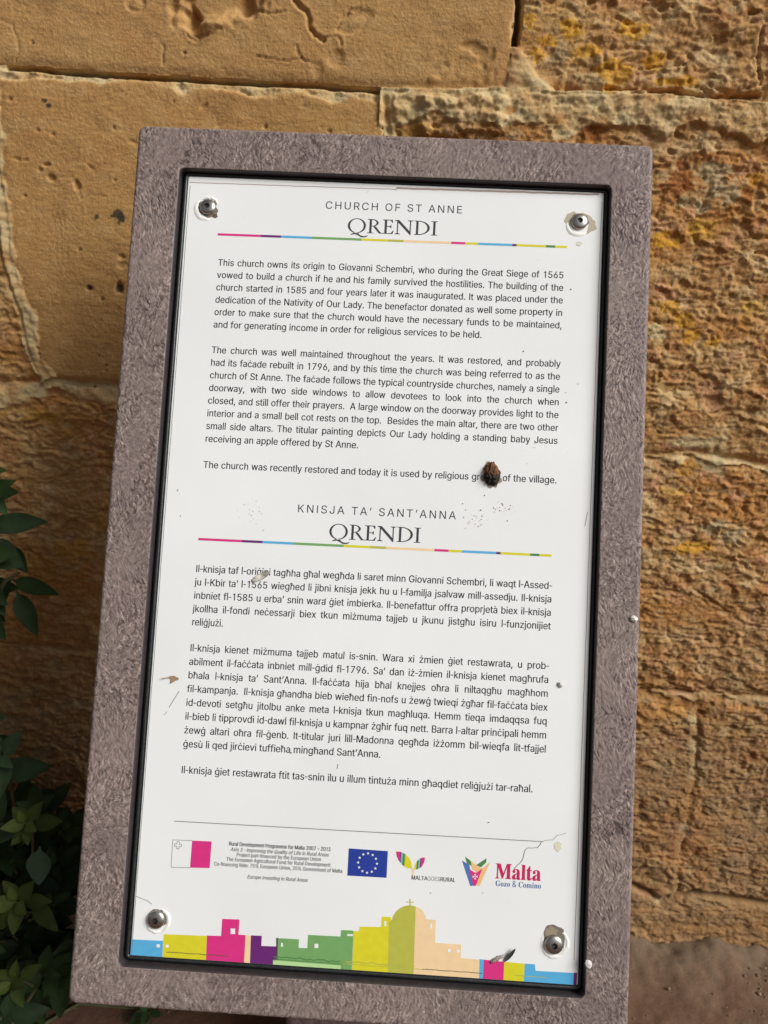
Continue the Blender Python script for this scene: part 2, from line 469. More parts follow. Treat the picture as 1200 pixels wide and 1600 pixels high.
for a in [(826, 30, 9, 12, OC), (892, 42, 18, 14, OC), (860, 62, 12, 7, OC), (990, 42, 16, 16, OC), (1010, 46, 8, 10, OC), (840, 82, 9, 11, OC), (960, 112, 26, 22, OC), (1023, 98, 14, 18, OC), (1062, 122, 34, 8, OC),
          (920, 78, 22, 8, OC), (870, 86, 16, 14, (0.36, 0.26, 0.15)), (1050, 108, 20, 10, (0.42, 0.29, 0.16)),
          (1068, 272, 14, 22, RU), (1060, 290, 28, 10, RU), (1105, 242, 20, 8, RU), (1134, 263, 10, 6, RU), (1172, 306, 12, 10, RU), (930, 205, 16, 10, RU), (800, 172, 8, 6, (0.42, 0.2, 0.06)), (725, 212, 10, 6, (0.42, 0.2, 0.06)),
          (1120, 270, 26, 20, GR), (1140, 300, 24, 14, GR), (1102, 322, 10, 10, GR), (1072, 318, 12, 8, GR), (1100, 355, 20, 18, (0.50, 0.28, 0.05)), (1042, 376, 18, 12, OC), (1180, 275, 12, 8, OC),
          (1052, 482, 16, 12, OC), (1074, 502, 16, 14, OC), (1084, 525, 12, 12, OC), (1112, 538, 16, 8, OC), (1030, 515, 14, 12, (0.50, 0.41, 0.25)), (1180, 480, 16, 10, (0.5, 0.3, 0.08)),
          (1080, 735, 18, 10, (0.47, 0.24, 0.05)), (1120, 728, 20, 16, GR), (1120, 825, 16, 14, GR), (1150, 840, 14, 14, GR), (1090, 860, 28, 10, OC), (1060, 770, 24, 6, (0.50, 0.31, 0.09)), (1090, 690, 40, 12, (0.45, 0.36, 0.22)),
          (1125, 1070, 24, 14, (0.28, 0.15, 0.07)), (1050, 1110, 30, 12, (0.45, 0.24, 0.08)), (1075, 1330, 30, 40, (0.36, 0.18, 0.08)), (1085, 1260, 16, 40, (0.33, 0.17, 0.07)), (1160, 1110, 34, 8, (0.46, 0.23, 0.09)),
          (1000, 590, 20, 20, (0.36, 0.19, 0.08)), (60, 890, 30, 30, (0.42, 0.22, 0.06)), (110, 860, 30, 16, (0.45, 0.24, 0.06)), (60, 650, 30, 10, (0.42, 0.24, 0.06))]:
    patch(a[0], a[1], a[2], a[3], a[4], 0.74, 0.0, 0.55, int(a[0]) % 40 + 90)
LI = (0.045, 0.04, 0.03)
for a in [(70, 158, 5, 3), (77, 165, 5, 5), (185, 335, 8, 7), (190, 340, 6, 6), (176, 338, 5, 2), (151, 338, 3, 4), (186, 348, 2, 4), (186, 450, 6, 7), (139, 449, 4, 3), (51, 67, 2, 2), (288, 81, 2, 2), (159, 468, 2, 3), (125, 391, 2, 2), (155, 556, 2, 2), (166, 570, 2, 2), (168, 578, 2, 2), (146, 605, 3, 2), (840, 1, 3, 3)]:
    patch(*a, LI, 0.9, 0.0, 0.4, 95)
C = np.clip(C * np.array([1.04, 1.02, .91]), 0.01, 0.9)

# --- split into stones and mortar, all children of the wall
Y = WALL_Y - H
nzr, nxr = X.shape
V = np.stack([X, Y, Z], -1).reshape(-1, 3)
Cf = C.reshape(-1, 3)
ii = np.arange(nzr * nxr).reshape(nzr, nxr)
F = np.stack([ii[:-1, :-1], ii[:-1, 1:], ii[1:, 1:], ii[1:, :-1]], -1).reshape(-1, 4)
lab = blk.copy()
ms = np.where(mortar > 0.5, 1, 0)
for _ in range(2):                              # drop crumbs from the mortar mask
    s = ms.copy()
    for ax in (0, 1):
        for sh in (1, -1):
            s = s + np.roll(ms, sh, ax)
    ms = (s >= 3).astype(int)
lab = np.where(ms > 0, 99, lab)
fl = lab[:-1, :-1].ravel()
stone_m = mat('limestone', attr='tone', rough=0.92, spec=0.2, noise=(420, 0.12), bump=(520, 0.6, 0.0012))
mortar_m = mat('lime_mortar', attr='tone', rough=0.95, spec=0.15, noise=(500, 0.12), bump=(700, 0.5, 0.001))
wall = tag(empty('stone_wall', (0, WALL_Y, 0)), 'weathered golden limestone wall of large blocks behind the sign', 'wall')
LBL = {1: 'smooth tan block with chipped hollows above the joint', 12: 'smooth brown block pocked with small holes and black spots', 2: 'flaking block with yellow ochre patches', 13: 'heavily pitted golden block with rust and ochre patches'}
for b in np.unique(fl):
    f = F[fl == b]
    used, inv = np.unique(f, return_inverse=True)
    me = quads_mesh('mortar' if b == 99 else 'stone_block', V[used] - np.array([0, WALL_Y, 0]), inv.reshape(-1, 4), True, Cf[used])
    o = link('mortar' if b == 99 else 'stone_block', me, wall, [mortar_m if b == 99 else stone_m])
    if b in LBL:
        o['label'] = LBL[b]
bv = [(sx * 2.18, 0.05 + 0.25 * sy, -0.1 + 2.98 * sz) for sx in (-1, 1) for sy in (0, 1) for sz in (0, 1)]
link('wall_core', py_mesh('wall_core', bv, [(0, 1, 3, 2), (4, 6, 7, 5), (0, 4, 5, 1), (2, 3, 7, 6), (0, 2, 6, 4), (1, 5, 7, 3)]), wall, [mat('rubble_core', (0.4, 0.28, 0.15), 0.95, noise=(40, .2))])

# ------------------------------------------------------------------ ground
gx = np.unique(np.round(np.concatenate([-np.geomspace(0.9, 40, 40)[::-1], np.arange(-0.9, 0.9, 0.004), np.geomspace(0.9, 40, 40)]), 5))
gy = np.unique(np.round(np.concatenate([-np.geomspace(0.3, 40, 40)[::-1], np.arange(-0.3, 0.9, 0.004), np.geomspace(0.9, 12, 12)]), 5))
GX, GYY = np.meshgrid(gx, gy)
near = np.exp(-np.clip(WALL_Y - GYY, 0, 9) / 0.05)
GH = 0.004 * fbm(GX * 9, GYY * 9, 5, 120) + 0.0012 * fbm(GX * 90, GYY * 90, 3, 121) + 0.016 * near * (1 + .9 * fbm(GX * 14, GYY * 10, 4, 122))
GC = np.empty(GX.shape + (3,))
GC[:] = (0.140, 0.076, 0.050)
GC = mixc(GC, (0.155, 0.108, 0.070), np.clip(near * 1.5 + .5 * fbm(GX * 14, GYY * 14, 4, 123), 0, 1))
GC = mixc(GC, (0.12, 0.072, 0.048), np.clip(.7 * fbm(GX * 6, GYY * 6, 4, 124), 0, 1))
GC *= 1 + .12 * fbm(GX * 120, GYY * 120, 2, 125)[..., None]
gi = np.arange(GX.size).reshape(GX.shape)
GF = np.stack([gi[:-1, :-1], gi[:-1, 1:], gi[1:, 1:], gi[1:, :-1]], -1).reshape(-1, 4)
go = link('ground', quads_mesh('ground', np.stack([GX, GYY, GH], -1).reshape(-1, 3), GF, True, np.clip(GC.reshape(-1, 3), .02, .8)), None,
          [mat('red_earth', attr='tone', rough=0.95, spec=0.1, noise=(300, .12), bump=(400, .4, .002))])
tag(go, kind='structure')

# ------------------------------------------------------------------ the sign
BM = Matrix([list(B_R[i]) + [B_T[i]] for i in range(3)] + [[0, 0, 0, 1]])
root_loc = (float(B_T[0]), float(B_T[1]) + 0.08, 0.0)
sign = tag(empty('information_board', root_loc), 'tilted plum grey information board with a white printed panel in front of the wall', 'sign')
RW = Matrix.Translation(root_loc)
def part(name, me, mats, parent=None):
    o = link(name, me, parent or sign, mats)
    if parent is None:
        o.matrix_local = RW.inverted() @ BM
    return o

def rrect(hw, hh, cx, cy, r, npx, npy, nc):
    pts = []
    for k, (sx, sy) in enumerate([(1, 1), (-1, 1), (-1, -1), (1, -1)]):
        ccx, ccy = cx + sx * (hw - r), cy + sy * (hh - r)
        a0 = k * math.pi / 2
        for j in range(nc):
            a = a0 + (math.pi / 2) * j / nc
            pts.append((ccx + r * math.cos(a), ccy + r * math.sin(a)))
        # straight run to the next corner
        a = a0 + math.pi / 2
        p0 = (ccx + r * math.cos(a), ccy + r * math.sin(a))
        sx2, sy2 = [(-1, 1), (-1, -1), (1, -1), (1, 1)][k]
        p1 = (cx + sx2 * (hw - r) + r * math.cos(a), cy + sy2 * (hh - r) + r * math.sin(a))
        n = npx if k in (0, 2) else npy
        for j in range(n):
            t = j / n
            pts.append((p0[0] + (p1[0] - p0[0]) * t, p0[1] + (p1[1] - p0[1]) * t))
    return np.array(pts)

# swirled fibre grain of the recycled plastic: noise smeared along a wandering direction
RES = 0.00062
lx = np.arange(-0.26, 0.26, RES)
ly = np.arange(-0.42, 0.42, RES)
LX, LY = np.meshgrid(lx, ly)
noise0 = rng.random(LX.shape)
noise0 = noise0
noise0 += .5 * (noise0 > np.quantile(noise0, .93)) - .5 * (noise0 < np.quantile(noise0, .10))
swirl = sstep(-.15, .5, perlin(LX * 16, LY * 16, 140))
th = math.pi / 2 + 0.5 * fbm(LX * 26, LY * 26, 2, 141) + (.45 + swirl * 2.6 * (1 - .75 * sstep(.315, .34, np.abs(LY)) * (np.abs(LX) < .17))) * fbm(LX * 110, LY * 90, 3, 143, .8)
acc = noise0.copy()
cnt = 1.0
for sgn in (1, -1):
    fx = np.broadcast_to(np.arange(len(lx)), LX.shape).astype(float).copy()
    fy = np.broadcast_to(np.arange(len(ly))[:, None], LX.shape).astype(float).copy()
    for s in range(3):
        ix = np.clip(fx.astype(int), 0, len(lx) - 1)
        iy = np.clip(fy.astype(int), 0, len(ly) - 1)
        t = th[iy, ix]
        fx += sgn * np.cos(t)
        fy += sgn * np.sin(t)
        ix = np.clip(fx.astype(int), 0, len(lx) - 1)
        iy = np.clip(fy.astype(int), 0, len(ly) - 1)
        acc += noise0[iy, ix]
        cnt += 1
LIC = acc / cnt
LIC = (LIC - LIC.mean()) / LIC.std()
wrk = np.abs(fbm(LX * 165 + 1.6 * perlin(LX * 70, LY * 70, 147), LY * 100 + 1.6 * perlin(LX * 70, LY * 70, 148), 2, 145))
crev = (1 - sstep(.02, .11, wrk)) * sstep(-.15, .40, perlin(LX * 26, LY * 20, 146) + .25 * perlin(LX * 90, LY * 90, 149))
LIC = LIC * (.62 + .5 * np.clip(.5 + fbm(LX * 30, LY * 24, 2, 151), 0, 1))
def lic(x, y):
    ix = np.clip(((x - lx[0]) / RES), 0, len(lx) - 1.001)
    iy = np.clip(((y - ly[0]) / RES), 0, len(ly) - 1.001)
    i0, j0 = ix.astype(int), iy.astype(int)
    return LIC[j0, i0], crev[j0, i0]

OUT = (0.2219, 0.3656, -0.0030, 0.0019)
INN = (0.1849, 0.3310, -0.0011, -0.0011)
NPX, NPY, NC = 560, 1000, 10
THK = 0.045
rings = []                                      # (points, z, normal-ish displacement weight, slot)
def ring(a, z, wgt, slot):
    rings.append((a, z, wgt, slot))
o_r = 0.0035
for z in np.linspace(-THK + .004, -o_r, 36):
    ring(rrect(*OUT, 0.006, NPX, NPY, NC), z, 0.6, 0)
for a in np.linspace(0.2, 1, 6):
    q = a * math.pi / 2
    ring(rrect(OUT[0] - o_r * (1 - math.cos(q)), OUT[1] - o_r * (1 - math.cos(q)), OUT[2], OUT[3], 0.006, NPX, NPY, NC), -o_r * (1 - math.sin(q)), 0.8, 0)
A = rrect(OUT[0] - o_r, OUT[1] - o_r, OUT[2], OUT[3], 0.0045, NPX, NPY, NC)
Bq = rrect(INN[0] + 0.0012, INN[1] + 0.0012, INN[2], INN[3], 0.0052, NPX, NPY, NC)
NF = 50
for j in range(1, NF):
    t = j / NF
    ring(A * (1 - t) + Bq * t, 0.0, 1.0, 0)
for a in np.linspace(0, 1, 4):
    q = a * math.pi / 2
    ring(rrect(INN[0] + 0.0012 * (1 - math.sin(q)), INN[1] + 0.0012 * (1 - math.sin(q)), INN[2], INN[3], 0.0045, NPX, NPY, NC), -0.0012 * (1 - math.cos(q)), 0.3, 0 if a < .5 else 1)
for z in (-0.004, -0.008, -0.0125):
    ring(rrect(*INN, 0.0045, NPX, NPY, NC), z, 0, 1)
nP = len(rings[0][0])
VV, CC, SL = [], [], []
for (pts, z, wgt, slot) in rings:
    x, y = pts[:, 0], pts[:, 1]
    g, cv = lic(x + (z * 0.6 if z < -o_r else 0), y + (z * 0.6 if z < -o_r else 0))
    big = fbm(x * 7, y * 7, 2, 150)
    disp = wgt * (0.00015 * np.clip(g, -2, 2.2) - 0.0005 * cv)
    VV.append(np.stack([x, y, z + disp], 1))
    tone = np.clip(0.50 + 0.29 * g - 0.62 * cv + .16 * big, 0, 1.25)[:, None]
    c = np.array([0.082, 0.058, 0.054]) * (1 - tone) + np.array([0.340, 0.268, 0.235]) * tone
    plum = np.clip(.5 + .7 * fbm(x * 11, y * 11, 2, 152), 0, 1)[:, None]
    fl_ = sstep(1.5, 2.3, g * (1 + perlin(x * 300, y * 300, 153)))[:, None]
    c = c * (1 - .5 * fl_) + np.array([.52, .44, .38]) * .5 * fl_
    c = c * (1 - .35 * plum) + c * np.array([.98, .88, .97]) * .35 * plum
    CC.append(c)
nR = len(rings)
VV = np.concatenate(VV)
CC = np.concatenate(CC)
rr = np.arange(nR - 1)[:, None] * nP
jj = np.arange(nP)[None, :]
j2 = (jj + 1) % nP
FF = np.stack([rr + jj, rr + j2, rr + nP + j2, rr + nP + jj], -1).reshape(-1, 4)
SLOT = np.repeat(np.array([max(rings[i][3], rings[i + 1][3]) for i in range(nR - 1)]), nP)
plastic = mat('recycled_plastic', attr='tone', rough=0.62, spec=0.35)
dark_wall = mat('recess_black', (0.044, 0.037, 0.038), 0.45, spec=0.4, noise=(200, .2))
part('frame', quads_mesh('frame', VV, FF, True, CC, SLOT), [plastic, dark_wall])
# solid back board
bp = rrect(OUT[0] - .0002, OUT[1] - .0002, OUT[2], OUT[3], 0.006, 8, 8, 6)
n = len(bp)
part('back_board', py_mesh('back_board', [(x, y, -0.0125) for x, y in bp * .995] + [(x, y, -THK) for x, y in bp],
     [tuple(range(n)), tuple(range(2 * n - 1, n - 1, -1))] + [(i, n + i, n + (i + 1) % n, (i + 1) % n) for i in range(n)]), [dark_wall, plastic])
# post
def box(x0, x1, y0, y1, z0, z1):
    return [(x, y, z) for x in (x0, x1) for y in (y0, y1) for z in (z0, z1)], [(0, 1, 3, 2), (4, 6, 7, 5), (0, 4, 5, 1), (2, 3, 7, 6), (0, 2, 6, 4), (1, 5, 7, 3)]
pv, pf = box(-0.074, 0.078, -0.05, 0.05, -0.02, 0.56)
pv = [(x, y - (0.0 if z < .1 else 0.0), z if z < .1 else 0.55 + (y * 0.36)) for x, y, z in pv]
pm = py_mesh('post', pv, pf)
po = link('post', pm, sign, [mat('post_plastic', (0.15, 0.10, 0.095), 0.6, noise=(120, .35), bump=(260, .6, .002))])
bvl = po.modifiers.new('bevel', 'BEVEL'); bvl.width = 0.006; bvl.segments = 3

# gasket round the panel
def tube_loop(pts, z, rad, seg=10, flat=1.0):
    n = len(pts)
    P3 = np.array(pts)
    tg = np.roll(P3, -1, 0) - np.roll(P3, 1, 0)
    tg /= np.linalg.norm(tg, axis=1)[:, None]
    nm = np.stack([tg[:, 1], -tg[:, 0]], 1)
    V_, F_ = [], []
    for i in range(n):
        for k in range(seg):
            a = 2 * math.pi * k / seg
            V_.append((*(P3[i] + nm[i] * rad * math.cos(a)), z + rad * flat * math.sin(a)))
    for i in range(n):
        for k in range(seg):
            F_.append((i * seg + k, ((i + 1) % n) * seg + k, ((i + 1) % n) * seg + (k + 1) % seg, i * seg + (k + 1) % seg))
    return V_, F_
gas = rrect(0.1822, 0.3285, 0, -0.0002, 0.003, 60, 120, 6)
gas = gas + 0.0002 * np.stack([perlin(gas[:, 1] * 30, gas[:, 0] * 5, 160), perlin(gas[:, 0] * 30, gas[:, 1] * 5, 161)], 1)
gv, gf = tube_loop(gas, -0.0092, 0.0019, 8, 1.4)
part('gasket', py_mesh('gasket', gv, gf, True), [mat('black_rubber', (0.016, 0.018, 0.018), 0.40, noise=(300, .4), bump=(700, .3, .0006))])

# ---- printed panel
PZ = -0.007
pw, ph, prot = 0.1800, 0.3266, 0.0010
def prt(x, y):
    return x * math.cos(prot) - y * math.sin(prot), x * math.sin(prot) + y * math.cos(prot)
pp = rrect(pw, ph, 0, 0, 0.0012, 90, 160, 4)
pp = np.stack(prt(pp[:, 0], pp[:, 1]), 1)
n = len(pp)
b_in = rrect(pw - .0006, ph - .0006, 0, 0, 0.001, 90, 160, 4)
b_in = np.stack(prt(b_in[:, 0], b_in[:, 1]), 1)
pv = [(x, y, -0.0120) for x, y in pp] + [(x, y, PZ - .0005) for x, y in pp] + [(x, y, PZ) for x, y in b_in]
pf = [(i, (i + 1) % n, n + (i + 1) % n, n + i) for i in range(n)] + [(n + i, n + (i + 1) % n, 2 * n + (i + 1) % n, 2 * n + i) for i in range(n)] + [tuple(range(2 * n, 3 * n))]
white = mat('white_panel', (0.82, 0.835, 0.82), 0.32, spec=0.45, noise=(7, 0.035), bump=(14, .10, .003))
panel = part('printed_panel', py_mesh('printed_panel', pv, pf), [white])

INK = {}
def ink(name, rgb, k=1.0, rough=0.38):
    if name not in INK:
        c = srgb(*rgb)
        INK[name] = mat('ink_' + name, tuple(min(.85, v * k) for v in c), rough, spec=0.4, noise=(160, 0.04))
    return INK[name]
for nm, c in dict(black=(36, 36, 42), blue=(88, 172, 216), yellow=(214, 206, 44), magenta=(214, 52, 128), peach=(238, 206, 160), purple=(104, 40, 112), green=(116, 164, 100), olive=(182, 182, 76),
                  eu_blue=(40, 62, 150), white=(235, 235, 232), text_blue=(56, 96, 156), text_red=(196, 36, 92), teal=(120, 185, 190), grey=(120, 120, 120), deep_green=(80, 130, 70), light_green=(180, 215, 150), v_blue=(80, 115, 175), grime=(165, 148, 140), seam=(70, 62, 62),
                  dirt=(150, 138, 118), dirt_dark=(98, 86, 70), stain=(214, 212, 188), residue=(118, 110, 100), residue_tan=(184, 172, 150), torn=(238, 238, 232), silver=(150, 148, 142), orange=(240, 190, 130)).items():
    ink(nm, c)
HEAD = ink('heading', (64, 62, 68))

def tris_of(contours):
    """triangulate outlines (non-zero winding)"""
    pts, edges = [], []
    for c in contours:
        s = len(pts)
        pts += [Vector((float(x), float(y))) for x, y in c]
        edges += [(s + i, s + (i + 1) % len(c)) for i in range(len(c))]
    vo, eo, fo, *_ = delaunay_2d_cdt(pts, edges, [], 0, 1e-9)
    cs = [np.array(c, float) for c in contours]
    out = []
    for f in fo:
        if len(f) != 3:
            continue
        cx = sum(vo[i].x for i in f) / 3
        cy = sum(vo[i].y for i in f) / 3
        wn = 0
        for c in cs:
            x0, y0 = c[:, 0], c[:, 1]
            x1, y1 = np.roll(x0, -1), np.roll(y0, -1)
            isl = (x1 - x0) * (cy - y0) - (cx - x0) * (y1 - y0)
            wn += int(np.sum((y0 <= cy) & (y1 > cy) & (isl > 0))) - int(np.sum((y0 > cy) & (y1 <= cy) & (isl < 0)))
        if wn != 0:
            out.append(tuple(f))
    return [(v.x, v.y) for v in vo], out

class Print:
    """flat shapes printed on the panel, gathered into one mesh"""
    def __init__(s):
        s.V, s.F, s.M, s.mats = [], [], [], []
    def add(s, verts, faces, m, layer=1):
        if m not in s.mats:
            s.mats.append(m)
        b = len(s.V)
        s.V += [(x, y, PZ + 0.00009 * layer) for x, y in verts]
        for f in faces:
            a, b_, c = (s.V[b + i] for i in f[:3])
            fl_ = (b_[0] - a[0]) * (c[1] - a[1]) - (c[0] - a[0]) * (b_[1] - a[1]) < 0
            s.F.append(tuple(b + i for i in (reversed(f) if fl_ else f)))
            s.M.append(s.mats.index(m))
    def poly(s, contour, m, layer=1):
        v, f = tris_of([contour])
        s.add(v, f, m, layer)
    def line(s, pts, wd, m, layer=1):
        pts = [np.array(p, float) for p in pts]
        for i in range(len(pts) - 1):
            t = pts[i + 1] - pts[i]
            L = np.linalg.norm(t)
            t /= L
            nrm = np.array([-t[1], t[0]]) * wd / 2
            e = t * wd * .2
            s.add([pts[i] - nrm - e, pts[i + 1] - nrm + e, pts[i + 1] + nrm + e, pts[i] + nrm - e], [(0, 1, 2, 3)], m, layer + .12 * (i % 2))
    def build(s, name, label=None):
        me = py_mesh(name, s.V, s.F)
        for m in s.mats:
            me.materials.append(m)
        me.polygons.foreach_set('material_index', s.M)
        o = link(name, me, panel)
        if label: o['label'] = label
        return o

